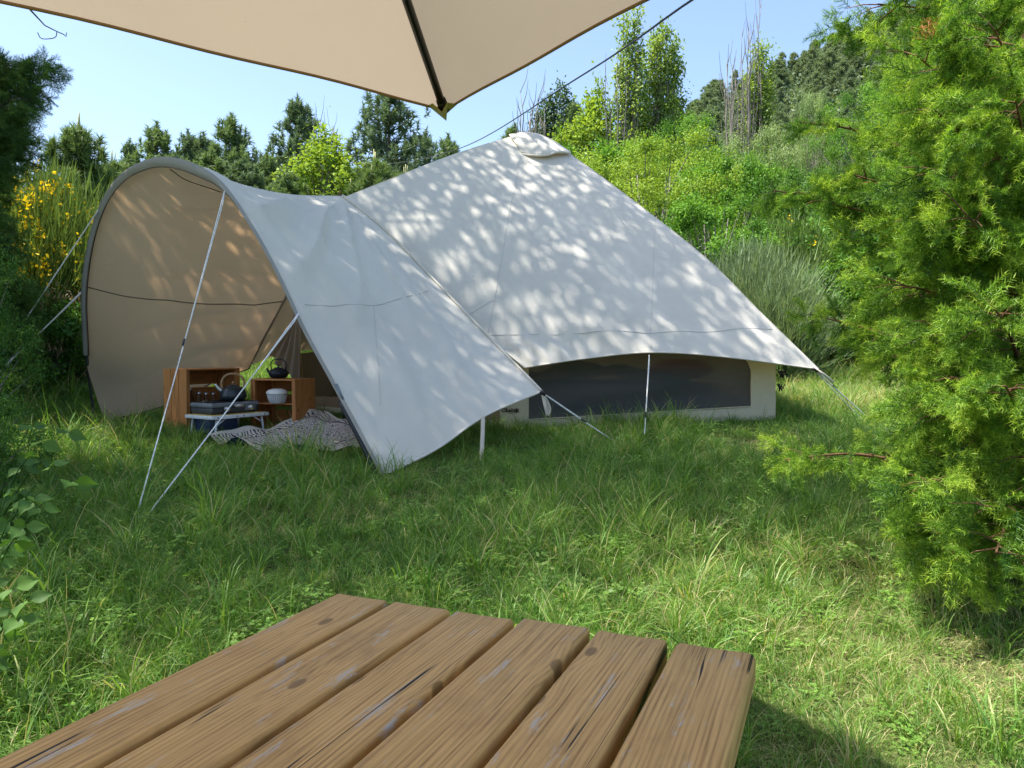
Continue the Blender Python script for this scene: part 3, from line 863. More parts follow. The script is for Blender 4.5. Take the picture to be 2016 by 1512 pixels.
# bedding inside, seen dimly through the window
bed = thing('air_bed', 'low bed with dark patterned blanket behind the tent window net', 'bed', (1.1, 8.6, Gz(1.1, 8.6) + .03))
MB().box((1.2, 8.72, Gz(1.2, 8.72) + 0.16), (1.9, 1.3, 0.26)).build('mattress', M['mattress'], bed, bevel=0.06, seg=3)
bl = np.zeros((40, 26, 3))
for i in range(40):
    for j in range(26):
        x = 0.15 + 1.75 * i / 39; y = 8.0 + 1.3 * j / 25
        z = Gz(1.2, 8.72) + 0.33 + 0.16 * math.exp(-((x - 0.9) / 0.6) ** 2) * (0.6 + 0.4 * math.sin(3 * y)) + 0.03 * math.sin(9 * x + 3 * y) + 0.02 * math.sin(17 * y)
        bl[i, j] = (x, y, z)
MB().grid(bl).build('blanket', M['blanket'], bed)
pil = thing('red_cushion', 'dull red cushion lying on the bed inside the tent', 'cushion', (1.85, 8.3, Gz(1.8, 8.3) + 0.33))
pc = MB()
n = 14
for sgn in (1, -1):
    A = np.zeros((n, n, 3))
    for i in range(n):
        for j in range(n):
            a, b = i / (n - 1) * 2 - 1, j / (n - 1) * 2 - 1
            A[i, j] = (1.85 + 0.32 * a, 8.35 + 0.22 * b, Gz(1.85, 8.35) + 0.46 + sgn * 0.11 * (1 - a ** 4) * (1 - b ** 4))
    pc.grid(A)
pc.build('cover', M['redcloth'], pil)

# ================================================================== things under the awning
GA = Gz(-2.7, 6.9)
def crate(name, label, loc, nrm, Lx, W, H, shelf):
    rz = math.atan2(nrm[1], nrm[0]) + math.pi / 2       # opening looks along local -y
    t = thing(name, label, 'crate', loc, rz, 'wooden crates under the awning')
    def slat(c, s):
        MB().box((0, 0, 0), s).build('slat', M['crate'], t, smooth=False, local=True, bevel=0.003).location = c
    th = 0.014
    for sx in (-1, 1):
        k = 3; g = 0.006; wd = (W - g * (k - 1)) / k
        for i in range(k):
            y = -W / 2 + wd / 2 + i * (wd + g)
            o = MB().box((0, 0, 0), (H, wd, th)).build('slat', M['crate'], t, smooth=False, local=True, bevel=0.003)
            o.location = (sx * (Lx / 2 - th / 2), y, H / 2); o.rotation_euler = (0, R(90), 0)
        for y in (-W / 2 + 0.022, W / 2 - 0.022):
            o = MB().box((0, 0, 0), (H - 2 * th, 0.030, 0.028)).build('corner_post', M['crate'], t, smooth=False, local=True, bevel=0.003)
            o.location = (sx * (Lx / 2 - th - 0.015), y, H / 2); o.rotation_euler = (0, R(90), 0)
    for z in (th / 2, H - th / 2):
        for i in range(3):
            wd = (W - 0.012) / 3
            slat((0, -W / 2 + wd / 2 + i * (wd + 0.006), z), (Lx - 2 * th - 0.004, wd, th))
    for i in range(3):
        hh = H / 3 - 0.035
        slat((0, W / 2 - th / 2 - 0.001, th + 0.02 + hh / 2 + i * (hh + 0.03)), (Lx - 2 * th - 0.004, th, hh))
    if shelf:
        slat((0, 0, H * 0.5), (Lx - 2 * th - 0.004, W - 0.05, 0.012))
    return t
n1 = Vector((0.85, -0.516, 0)); n2 = Vector((-0.266, -0.96, 0))
cr1c = Vector((-2.98, 7.33, 0)); cr1 = crate('wooden_crate', 'reddish wooden crate with glass jars inside, behind the camping stove', (cr1c.x, cr1c.y, Gz(cr1c.x, cr1c.y)), n1, 0.60, 0.34, 0.55, False)
cr2c = Vector((-2.20, 7.32, 0)); cr2 = crate('wooden_crate', 'reddish wooden crate with black teapot on top, beside the rug', (cr2c.x, cr2c.y, Gz(cr2c.x, cr2c.y)), n2, 0.48, 0.36, 0.47, True)

# folding table
tdir = Vector((math.cos(R(57)), math.sin(R(57)), 0)); tper = Vector((-tdir.y, tdir.x, 0))
TF = Vector((-2.60, 6.60, 0)); tz = P(417, 820, 6.62).z
tcn = TF + tdir * 0.30 + tper * 0.20
ft = thing('folding_table', 'low folding camp table with yellowish top and pale metal rim', 'table', (tcn.x, tcn.y, Gz(tcn.x, tcn.y)), R(57))
hT = tz - Gz(tcn.x, tcn.y)
MB().box((0, 0, hT - 0.004), (0.585, 0.385, 0.018)).build('table_top', M['tabletop'], ft, local=True, bevel=0.006)
rm = MB(); rm.box((0, -0.197, hT - 0.014), (0.60, 0.012, 0.030)); rm.box((0, 0.197, hT - 0.014), (0.60, 0.012, 0.030))
rm.box((-0.297, 0, hT - 0.014), (0.012, 0.382, 0.030)); rm.box((0.297, 0, hT - 0.014), (0.012, 0.382, 0.030))
rmo = rm.build('rim', M['whitemetal'], ft, local=True, bevel=0.004)
for sx in (-1, 1):
    for sy in (-1, 1):
        lg = MB().tube([(sx * 0.24, sy * 0.17, hT - 0.03), (sx * 0.265, sy * 0.175, -0.04)], 0.010, 8).build('leg', M['whitemetal'], ft, local=True)
    MB().tube([(sx * 0.15, -0.17, hT - 0.03), (sx * 0.25, -0.172, hT * 0.5)], 0.006, 6).build('brace', M['whitemetal'], ft, local=True)
for x in (-0.25, -0.05, 0.02, 0.25):
    MB().lathe([(0, 0.004), (0.006, 0.003), (0.007, 0)], 8, (x, -0.203, hT - 0.014), Matrix.Rotation(R(90), 3, 'X')).build('rivet', M['darkplastic'], rmo, local=True)
# stove
sv = thing('camping_stove', 'grey two-knob camping stove standing on the folding table', 'stove', (tcn.x - 0.03, tcn.y + 0.025, tz + 0.006), R(57))
MB().box((0, 0, 0.032), (0.50, 0.31, 0.060)).build('base', M['darkplastic'], sv, local=True, bevel=0.016, seg=3)
b2 = MB(); b2.box((0, 0.0, 0.080), (0.515, 0.325, 0.040)); b2.build('lid', M['greyplastic'], sv, local=True, bevel=0.016, seg=3)
MB().box((0, -0.006, 0.1015), (0.44, 0.25, 0.006)).build('drip_tray', M['blackmetal'], sv, local=True, bevel=0.002)
for y in (-0.07, 0, 0.07):
    MB().tube([(-0.2, y, 0.108), (0.2, y, 0.108)], 0.004, 6).build('grate_bar', M['blackmetal'], sv, local=True)
for x in (-0.10, 0.155):
    kb = MB().lathe([(0, 0.030), (0.018, 0.029), (0.022, 0.022), (0.022, 0.008), (0.028, 0.004), (0.028, 0)], 18, (x, -0.156, 0.045), Matrix.Rotation(R(90), 3, 'X')).build('knob', M['steel'], sv, local=True)
MB().box((0.03, -0.163, 0.068), (0.10, 0.010, 0.030)).build('latch', M['steel'], sv, local=True, bevel=0.004)
MB().box((0.155, -0.153, 0.045), (0.11, 0.010, 0.052)).build('knob_panel', M['greyplastic'], sv, local=True, bevel=0.004)
# kettle on the far end of the stove
kp = Vector((tcn.x, tcn.y, tz + 0.118)) + tdir * 0.10 + tper * 0.05
kt = thing('kettle', 'dark kettle with wooden loop handle on the camping stove', 'kettle', kp, R(200))
MB().lathe([(0, 0), (0.100, 0), (0.116, 0.012), (0.120, 0.04), (0.110, 0.085), (0.085, 0.115), (0.045, 0.128)], 32).build('body', M['enamel'], kt, local=True)
kl = MB().lathe([(0.052, 0.124), (0.046, 0.134), (0.015, 0.141), (0.0, 0.142)], 24).build('lid', M['enamel'], kt, local=True)
MB().lathe([(0.006, 0.14), (0.008, 0.15), (0.014, 0.158), (0.012, 0.168), (0, 0.171)], 14).build('lid_knob', M['handlewood'], kl, local=True)
MB().tube(crv([(0.085, 0, 0.075), (0.125, 0, 0.105), (0.155, 0, 0.148)], 10), list(np.linspace(0.024, 0.013, 10)), 12).build('spout', M['steel'], kt, local=True)
MB().tube(crv([(0.095, 0, 0.10), (0.098, 0, 0.17), (0.06, 0, 0.225), (0, 0, 0.240), (-0.06, 0, 0.225), (-0.098, 0, 0.17), (-0.095, 0, 0.10)], 30), 0.011, 10).build('handle', M['handlewood'], kt, local=True)
# cast iron teapot
tp = Vector((cr2c.x - 0.05, cr2c.y + 0.02, Gz(cr2c.x, cr2c.y) + 0.47))
te = thing('teapot', 'squat black cast iron teapot on top of the wooden crate', 'teapot', tp, R(160))
MB().lathe([(0, 0), (0.055, 0), (0.078, 0.012), (0.094, 0.040), (0.094, 0.060), (0.075, 0.085), (0.04, 0.097)], 30).build('body', M['castiron'], te, local=True)
tl = MB().lathe([(0.044, 0.094), (0.040, 0.102), (0.012, 0.108), (0, 0.109)], 20).build('lid', M['castiron'], te, local=True)
MB().lathe([(0.006, 0.107), (0.011, 0.117), (0.008, 0.125), (0, 0.127)], 12).build('lid_knob', M['castiron'], tl, local=True)
MB().tube(crv([(0.08, 0, 0.05), (0.115, 0, 0.065), (0.135, 0, 0.095)], 8), list(np.linspace(0.018, 0.009, 8)), 10).build('spout', M['castiron'], te, local=True)
MB().tube(crv([(0.080, 0, 0.08), (0.088, 0, 0.14), (0.05, 0, 0.180), (-0.05, 0, 0.180), (-0.088, 0, 0.14), (-0.080, 0, 0.08)], 26), 0.006, 8).build('handle', M['castiron'], te, local=True)
# salad bowl with lid on the shelf of the second crate
sbp = P(546, 797, 7.16)
sb = thing('lidded_bowl', 'white lidded plastic bowl on the shelf of the crate', 'bowl', (sbp.x, sbp.y, Gz(cr2c.x, cr2c.y) + 0.243))
MB().lathe([(0, 0), (0.065, 0), (0.072, 0.008), (0.090, 0.085), (0.096, 0.095)], 32).build('bowl', M['frost'], sb, local=True)
rb = MB()
for k in range(28):
    a = 2 * math.pi * k / 28
    rb.tube([(0.074 * math.cos(a), 0.074 * math.sin(a), 0.01), (0.0915 * math.cos(a), 0.0915 * math.sin(a), 0.085)], 0.0022, 4)
rb.build('ribs', M['whiteplastic'], sb, local=True)
MB().lathe([(0.100, 0.092), (0.101, 0.104), (0.080, 0.125), (0.045, 0.136), (0.0, 0.138)], 32).build('lid', M['whiteplastic'], sb, local=True)
# jars in the first crate
e1c = Vector((-n1.y, n1.x, 0))
for k, (a, r_, h_, lab) in enumerate([(-0.20, 0.045, 0.14, 'larger glass jar with clip lid at the open end of the crate'),
                                      (-0.09, 0.028, 0.10, 'small glass jar between the clip jar and the spice jar'),
                                      (-0.01, 0.024, 0.09, 'small spice jar with steel lid in the middle of the crate'),
                                      (0.07, 0.024, 0.085, 'small spice jar next to the kettle inside the crate')]):
    q = cr1c - e1c * (-a) * 1.0 + n1 * 0.06
    zb = Gz(cr1c.x, cr1c.y) + 0.014
    # they stand on a box in the crate so that they show above the stove
    if k == 0:
        bx = thing('storage_box', 'dark storage box inside the wooden crate under the jars', 'box', (cr1c.x, cr1c.y, zb), math.atan2(n1.y, n1.x) + math.pi / 2)
        MB().box((0, -0.01, 0.10), (0.50, 0.22, 0.195)).build('tub', M['darkplastic'], bx, local=True, bevel=0.012)
        MB().box((0, -0.01, 0.203), (0.51, 0.23, 0.014)).build('lid', M['greyplastic'], bx, local=True, bevel=0.004)
    t = thing('glass_jar', lab, 'jar', (q.x, q.y, zb + 0.211), group='jars in the crate')
    MB().lathe([(0, 0.001), (r_ * 0.92, 0.001), (r_, 0.008), (r_, h_ * 0.78), (r_ * 0.8, h_ * 0.9), (r_ * 0.8, h_)], 20).build('glass', M['glass'], t, local=True)
    MB().lathe([(r_ * 0.86, h_ - 0.012), (r_ * 0.86, h_ + 0.004), (0, h_ + 0.007)], 20).build('lid', M['steel'], t, local=True)
# blue tub under the table
bt = thing('blue_tub', 'dark blue plastic tub under the low folding table', 'tub', (tcn.x - 0.10, tcn.y - 0.02, Gz(tcn.x, tcn.y)), R(57))
MB().box((0, 0, 0.085), (0.30, 0.24, 0.165)).build('tub', M['bluetub'], bt, local=True, bevel=0.02, seg=3)
MB().box((0, 0, 0.162), (0.325, 0.262, 0.016)).build('tub_rim', M['bluetub'], bt, local=True, bevel=0.005)

# rug, rumpled, with a turned-up edge
ru = coons([P(628, 838, 7.40), P(680, 845, 7.25), P(745, 850, 7.15)], [P(398, 873, 6.55), P(470, 895, 6.02), P(560, 910, 5.80), P(640, 920, 5.70)],
           [P(628, 838, 7.40), P(540, 855, 7.05), P(470, 866, 6.80), P(398, 873, 6.55)], [P(745, 850, 7.15), P(730, 885, 6.4), P(640, 920, 5.70)], 56, 56)
rr = np.random.default_rng(3)
for i in range(56):
    for j in range(56):
        u, v = i / 55, j / 55
        x, y, _ = ru[i, j]
        h = 0.045 + 0.030 * math.sin(6 * v + 2 * u) + 0.016 * math.sin(14 * u - 5 * v) + 0.012 * math.sin(23 * v + 9 * u)
        h += 0.075 * math.exp(-((v - 0.02) / 0.20) ** 2) * math.exp(-((u - 0.12) / 0.35) ** 2)
        h += 0.05 * math.exp(-((v - 1.0) / 0.05) ** 2) * (0.5 + 0.5 * math.sin(17 * u))
        h += 0.06 * math.exp(-((u - 0.0) / 0.05) ** 2) * (0.5 + 0.5 * math.sin(11 * v))
        ru[i, j] = (x, y, Gz(x, y) + max(0.02, h))
rt = MB().grid(ru)
rug = rt.build('outdoor_rug', M['rug'], None)
uvl = rug.data.uv_layers.new(name='UVMap')
UVv = np.stack([np.repeat(np.arange(56) / 55, 56), np.tile(np.arange(56) / 55, 56)], 1)
li = np.zeros(len(rug.data.loops), dtype=np.int32); rug.data.loops.foreach_get('vertex_index', li)
uvl.data.foreach_set('uv', UVv[li].ravel().astype(np.float32))
if rug.data.polygons[200].normal.z < 0:
    rug.data.flip_normals()
tag(rug, 'black and white patterned rug with blue underside under the awning', 'rug')

# ================================================================== picnic table
def on_z(px, py, z): return on_plane(px, py, Vector((0, 0, z)), Vector((0, 0, 1)))
TZ = 0.75
FL = on_z(668, 1163, TZ); FR = on_z(1489, 1284, TZ)
bx_ = (FR - FL); TW = bx_.length; bx_.normalize()
ax_ = Vector((-bx_.y, bx_.x, 0)); ax_ = ax_ if ax_.y > 0 else -ax_
TL = 2.40
tcen = FL.lerp(FR, 0.5) - ax_ * TL / 2
pt = thing('picnic_table', 'weathered brown plank picnic table in front of the camera', 'table', (tcen.x, tcen.y, Gz(tcen.x, tcen.y)), math.atan2(ax_.y, ax_.x))
# seams measured on the far edge, 0 at the left corner
cuts = [0.0]
for (px, py) in ((773, 1178), (895, 1196), (1020, 1217), (1167, 1239), (1320, 1264)):
    q = on_z(px, py, TZ); cuts.append((q - FL).dot(bx_))
cuts.append(TW)
gapw = 0.015
hz = TZ - Gz(tcen.x, tcen.y)
rb_ = random.Random(4)
for k in range(6):
    y0 = cuts[k] + (gapw / 2 if k else 0); y1 = cuts[k + 1] - (gapw / 2 if k < 5 else 0)
    wdt = y1 - y0
    mb = MB()
    # planed board: rounded long edges, slightly cupped, worn ends
    th = 0.045; rr_ = 0.009 if k < 5 else 0.013
    ext = rb_.uniform(-0.006, 0.006)
    prof = [(-wdt / 2, -th), (-wdt / 2, -th * 0.6)]
    prof += [(-wdt / 2 + rr_ * (1 - math.cos(a_)), -rr_ + rr_ * math.sin(a_)) for a_ in np.linspace(0, math.pi / 2, 6)]
    prof += [(-wdt / 2 + rr_ + (wdt - 2 * rr_) * f_, 0.0) for f_ in (0.16, 0.33, 0.5, 0.67, 0.84)]
    prof += [(wdt / 2 - rr_ * (1 - math.cos(a_)), -rr_ + rr_ * math.sin(a_)) for a_ in np.linspace(math.pi / 2, 0, 6)]
    prof += [(wdt / 2, -th * 0.6), (wdt / 2, -th)]
    xs = [(-TL / 2, 0.006)] + [(-TL / 2 + 0.006, 0.0)] + [(-TL / 2 + TL * q_ / 24, 0.0) for q_ in range(1, 24)]
    e_ = TL / 2 + ext
    xs += [(e_ - 0.010, 0.0), (e_ - 0.005, 0.0012), (e_ - 0.0015, 0.0038), (e_, 0.008)]
    rings = []
    for (x_, ins) in xs:
        ring_ = []
        for (y_, z_) in prof:
            cup = -0.0016 * (1 - (2 * y_ / wdt) ** 2) + 0.0008 * math.sin(3 * x_ + k)
            yy_ = y_ * (1 - 0.35 * ins / (wdt / 2)); zz_ = z_ + (cup - ins if z_ > -th * 0.55 else 0)
            ring_.append((x_, yy_, zz_))
        rings.append(ring_)
    mb.grid(np.array(rings))
    np_ = len(prof)
    for q_ in range(len(xs) - 1):
        mb.f.append((q_ * np_ + np_ - 1, q_ * np_, (q_ + 1) * np_, (q_ + 1) * np_ + np_ - 1))
    mb.f.append(tuple(range(np_))); mb.f.append(tuple((len(xs) - 1) * np_ + j_ for j_ in range(np_))[::-1])
    o = mb.build('board', M['board'], pt, smooth=True, local=True)
    md_ = o.modifiers.new('crease', 'EDGE_SPLIT'); md_.split_angle = R(50)
    # local y of the thing runs to the left of its x axis
    o.location = (0, TW / 2 - (y0 + y1) / 2, hz + rb_.uniform(-0.0015, 0.0015))
for x in (-0.85, 0.85):
    MB().box((x, 0, hz - 0.045 - 0.045), (0.045, TW - 0.08, 0.09)).build('cross_beam', M['board'], pt, smooth=False, local=True, bevel=0.004)
    for s in (-1, 1):
        MB().tube([(x, s * 0.22, hz - 0.05), (x, s * 0.62, -0.05)], 0.05, 4).build('leg', M['board'], pt, smooth=False, local=True)
MB().box((0, 0, hz - 0.20), (1.66, 0.045, 0.09)).build('stretcher', M['board'], pt, smooth=False, local=True, bevel=0.004)

# ================================================================== parasol
PC = P(878, 214, 2.5)
d1 = Vector((-0.803, -0.596, 0)); d2 = Vector((0.596, -0.803, 0)); PS = 3.0
pcen = PC + (d1 + d2) * PS / 2
RISE = 0.80
ptop = Vector((pcen.x, pcen.y, PC.z + RISE))
par = thing('parasol', 'beige square parasol over the picnic table', 'parasol', (pcen.x, pcen.y, Gz(pcen.x, pcen.y)))
corners = [PC, PC + d2 * PS, PC + (d1 + d2) * PS, PC + d1 * PS]
for k in range(4):
    a, b = corners[k], corners[(k + 1) % 4]
    n = 41
    A = np.zeros((n, 22, 3))
    for i in range(n):
        s = i / (n - 1)
        e = a.lerp(b, s)
        inward = (pcen - (a + b) / 2); inward.z = 0; inward.normalize()
        e = e + inward * 0.05 * 4 * s * (1 - s) + Vector((0, 0, 0.006 * (4 * s * (1 - s))))
        for j in range(22):
            t = j / 21
            p = e.lerp(ptop, t)
            sag = -0.05 * math.sin(math.pi * t) * (4 * s * (1 - s)) + 0.0025 * math.sin(31 * s + 4 * t) * (1 - t)
            A[i, j] = (p.x, p.y, p.z + sag)
    pn = MB().grid(A).build('canopy_panel', M['parasol'], par)
    hem = A[:, 0] + np.array([0, 0, -0.004])
    MB().tube(hem, 0.0042, 6).build('hem', M['parasol_hem'], pn)
    fold = A[1:-1, 1] + np.array([0, 0, -0.003])
    # rib under the diagonal
    c0 = corners[k]
    q0 = c0.lerp(ptop, 0.012) + Vector((0, 0, -0.022)); q1 = c0.lerp(ptop, 0.97) + Vector((0, 0, -0.03))
    rib = MB().tube([q0, q1], 0.0125, 10).build('rib', M['blackmetal'], par)
    hubp = Vector((pcen.x, pcen.y, PC.z + 0.30)); mid = c0.lerp(ptop, 0.5) + Vector((0, 0, -0.03))
    MB().tube([mid, hubp], 0.007, 8).build('strut', M['blackmetal'], rib)
    # pocket that holds the rib end
    od = (c0 - ptop); od.normalize(); sd_ = Vector((-od.y, od.x, 0)).normalized()
    e1_ = (corners[(k + 1) % 4] - c0).normalized(); e2_ = (corners[(k - 1) % 4] - c0).normalized()
    tip = c0 + od * 0.006 + Vector((0, 0, -0.034))
    fl1 = c0 + e1_ * 0.066 + Vector((0, 0, -0.002)); fl2 = c0 + e2_ * 0.066 + Vector((0, 0, -0.002))
    bk1 = c0 - od * 0.062 + e1_ * 0.034 + Vector((0, 0, -0.030)); bk2 = c0 - od * 0.062 + e2_ * 0.034 + Vector((0, 0, -0.030))
    mb = MB().add([tip, fl1, bk1, bk2, fl2, c0 + Vector((0, 0, 0.006)), c0 - od * 0.060 + Vector((0, 0, -0.050)), c0 + od * .008 + Vector((0, 0, -0.010))],
                  [(7, 1, 2, 0), (0, 2, 6), (0, 6, 3), (0, 3, 4, 7), (7, 5, 1), (7, 4, 5)])
    mb.build('corner_pocket', M['pocket'], par, smooth=False, solid=0.003)
    MB().tube([c0.lerp(ptop, 0.010) + Vector((0, 0, -.018)), c0.lerp(ptop, 0.032) + Vector((0, 0, -.020))], [0.0175, 0.016], 10).build('rib_cap', M['black'], rib)
MB().tube([(pcen.x, pcen.y, Gz(pcen.x, pcen.y)), (pcen.x, pcen.y, ptop.z + 0.04)], 0.019, 14).build('pole', M['blackmetal'], par)
MB().lathe([(0.02, 0.30 - 0.03), (0.045, 0.30 - 0.02), (0.045, 0.32), (0.02, 0.33)], 16, (pcen.x, pcen.y, PC.z)).build('hub', M['black'], par)
MB().lathe([(0, 0.07), (0.05, 0.06), (0.24, 0.05), (0.25, 0.0)], 24, (pcen.x, pcen.y, Gz(pcen.x, pcen.y))).build('base', M['darkplastic'], par)

# cable strung above the meadow
cb = crv([P(1640, -175, 3.4), P(1362, 0, 4.6), P(1140, 152, 7.5), P(905, 292, 15), P(770, 322, 24), P(692, 318, 33)], 90)
cab = MB().tube(cb, 0.0078, 6).build('overhead_cable', M['cable'], None)
tag(cab, 'dark overhead cable running from the upper right down behind the tent', 'cable')

# ================================================================== vegetation tools
def unit(v):
    return v / (np.linalg.norm(v, axis=-1, keepdims=True) + 1e-9)
def leaves(C, D, Nn, Ln, Wd, fold=0.25):
    """diamond leaves: base C, direction D, normal Nn, length Ln, width Wd -> V, F (quads)"""
    D = unit(D); S_ = unit(np.cross(D, Nn)); N2 = np.cross(S_, D)
    Ln = Ln[:, None]; Wd = Wd[:, None]
    mid = C + D * Ln * 0.45 + N2 * Wd * fold
    V = np.stack([C, mid + S_ * Wd * 0.5 - N2 * Wd * fold, C + D * Ln, mid - S_ * Wd * 0.5 - N2 * Wd * fold], 1).reshape(-1, 3)
    F = np.arange(len(C) * 4).reshape(-1, 4)
    return V, F
def needles(C, D, Ln, Wd, g):
    """thin triangles"""
    D = unit(D); S_ = unit(np.cross(D, g.normal(0, 1, D.shape)))
    V = np.stack([C - S_ * Wd[:, None] * 0.5, C + S_ * Wd[:, None] * 0.5, C + D * Ln[:, None]], 1).reshape(-1, 3)
    return V, np.arange(len(C) * 3).reshape(-1, 3)
def rand_dir(g, n):
    return unit(g.normal(0, 1, (n, 3)))

def tree_thing(name, label, cat, loc, trunk_me, crown_me, scale=1.0, rz=0.0, group=None, sxy=None, extra=None):
    t = thing(name, label, cat, loc, rz, group)
    t.scale = (scale if sxy is None else sxy, scale if sxy is None else sxy, scale)
    if trunk_me is not None: link('trunk', trunk_me, t)
    if crown_me is not None: link('crown', crown_me, t)
    for nm, me in (extra or []):
        if me is not None: link(nm, me, t)['kind'] = 'stuff'
    return t

def mesh_of(mb, name, mat):
    me = bpy.data.meshes.new(name)
    me.from_pydata([tuple(v) for v in mb.v], [], mb.f)
    me.polygons.foreach_set('use_smooth', [True] * len(me.polygons))
    me.materials.append(mat)
    return me

# ---- unit-height models (height 1 m, scaled by the thing) --------------------------------
def pine_model(seed, rmax=0.26, dens=1.55, mat='pine', base=0.10, nwh=20, needle=0.021, per=24, shape=0.8, lift=0.35, bark='bark', candles=False, gap=0.08, nw=0.0038):
    g = np.random.default_rng(seed)
    tr = MB()
    tr.tube([(0, 0, -0.03), (0.004, 0.003, 0.3), (-0.003, 0.002, 0.65), (0, 0, 0.985)], [0.017, 0.013, 0.008, 0.002], 7)
    C = []; D = []; T = []
    cd = MB()
    for w_ in range(nwh):
        t = base + (0.925 - base) * (w_ / (nwh - 1)) ** 0.95
        k = int(4 + g.integers(0, 3))
        a0 = g.uniform(0, 6.28)
        for b in range(k):
            if g.uniform() < gap: continue
            a = a0 + 6.28 * b / k + g.normal(0, 0.2)
            f = (t - base) / (1 - base)
            prof = (1 - f) ** shape * min(1, (f + 0.12) * 4.0)
            L_ = rmax * prof * g.uniform(0.62, 1.18) + 0.007
            el = lift * (0.25 + 0.95 * f) + g.normal(0, 0.10)
            d = np.array([math.cos(a), math.sin(a), math.tan(min(el, 1.1))]); d /= np.linalg.norm(d)
            p0 = np.array([0, 0, t])
            m = max(3, int(L_ / 0.022 * dens))
            pts = []
            for q in range(m + 1):
                s = q / m
                pts.append(p0 + d * L_ * s + np.array([0, 0, 0.14 * L_ * s * s]) )
            if L_ > 0.03: tr.tube([pts[0], pts[m // 2], pts[-1]], [0.0042 * (1 - f) + 0.0012, 0.0025 * (1 - f) + 0.0009, 0.0006], 4, cap=False)
            for q in range(max(1, int(m * 0.22)), m + 1):
                s = q / m
                nside = 1 if q == m else 2
                for sd_ in range(nside):
                    off = g.normal(0, 1, 3) * np.array([1, 1, 0.55]) * 0.018 * (0.6 + 1.5 * L_ / rmax * (1 - 0.5 * s))
                    c = pts[q] + off
                    dd = unit(d * 0.8 + off * 18 + np.array([0, 0, 0.55]))
                    C.append(c); D.append(dd); T.append(g.uniform(0.05, 0.8))
                    if (q >= m - 1 or g.uniform() < 0.2):        # upright shoot
                        hs = g.uniform(0.006, 0.014)
                        for e_ in (1, 2):
                            C.append(c + np.array([0, 0, hs * e_])); D.append(np.array([0, 0, 1.0])); T.append(0.55 + 0.22 * e_)
            if candles and g.uniform() < 0.75:
                e = pts[-1]
                cd.tube([e, e + np.array([0, 0, g.uniform(0.03, 0.06)])], [0.0035, 0.0014], 4)
    if candles:
        for q in range(4):
            e = np.array([g.normal(0, .006), g.normal(0, .006), 0.97])
            cd.tube([e, e + np.array([g.normal(0, .006), g.normal(0, .006), g.uniform(0.05, 0.11)])], [0.0045, 0.002], 4)
    for q in range(16):                             # leader
        C.append(np.array([0, 0, 0.90 + 0.006 * q])); D.append(np.array([0, 0, 1.0])); T.append(0.6)
    C = np.array(C); D = np.array(D); T = np.array(T)
    n = len(C)
    Cc = np.repeat(C, per, 0); Dd = np.repeat(D, per, 0)
    dirs = unit(Dd * 0.75 + rand_dir(g, n * per))
    along = g.uniform(-0.012, 0.016, (n * per, 1))
    V, F = needles(Cc + Dd * along, dirs, g.uniform(0.7, 1.25, n * per) * needle, np.full(n * per, nw) * g.uniform(0.8, 1.4, n * per), g)
    tint = np.clip(np.repeat(T, per) + g.normal(0, 0.12, n * per), 0, 1)
    crown = fast_mesh('pine_crown', V, F, M[mat], tint)
    return mesh_of(tr, 'pine_trunk', M[bark]), crown, (mesh_of(cd, 'candles', M['candle']) if candles else None)

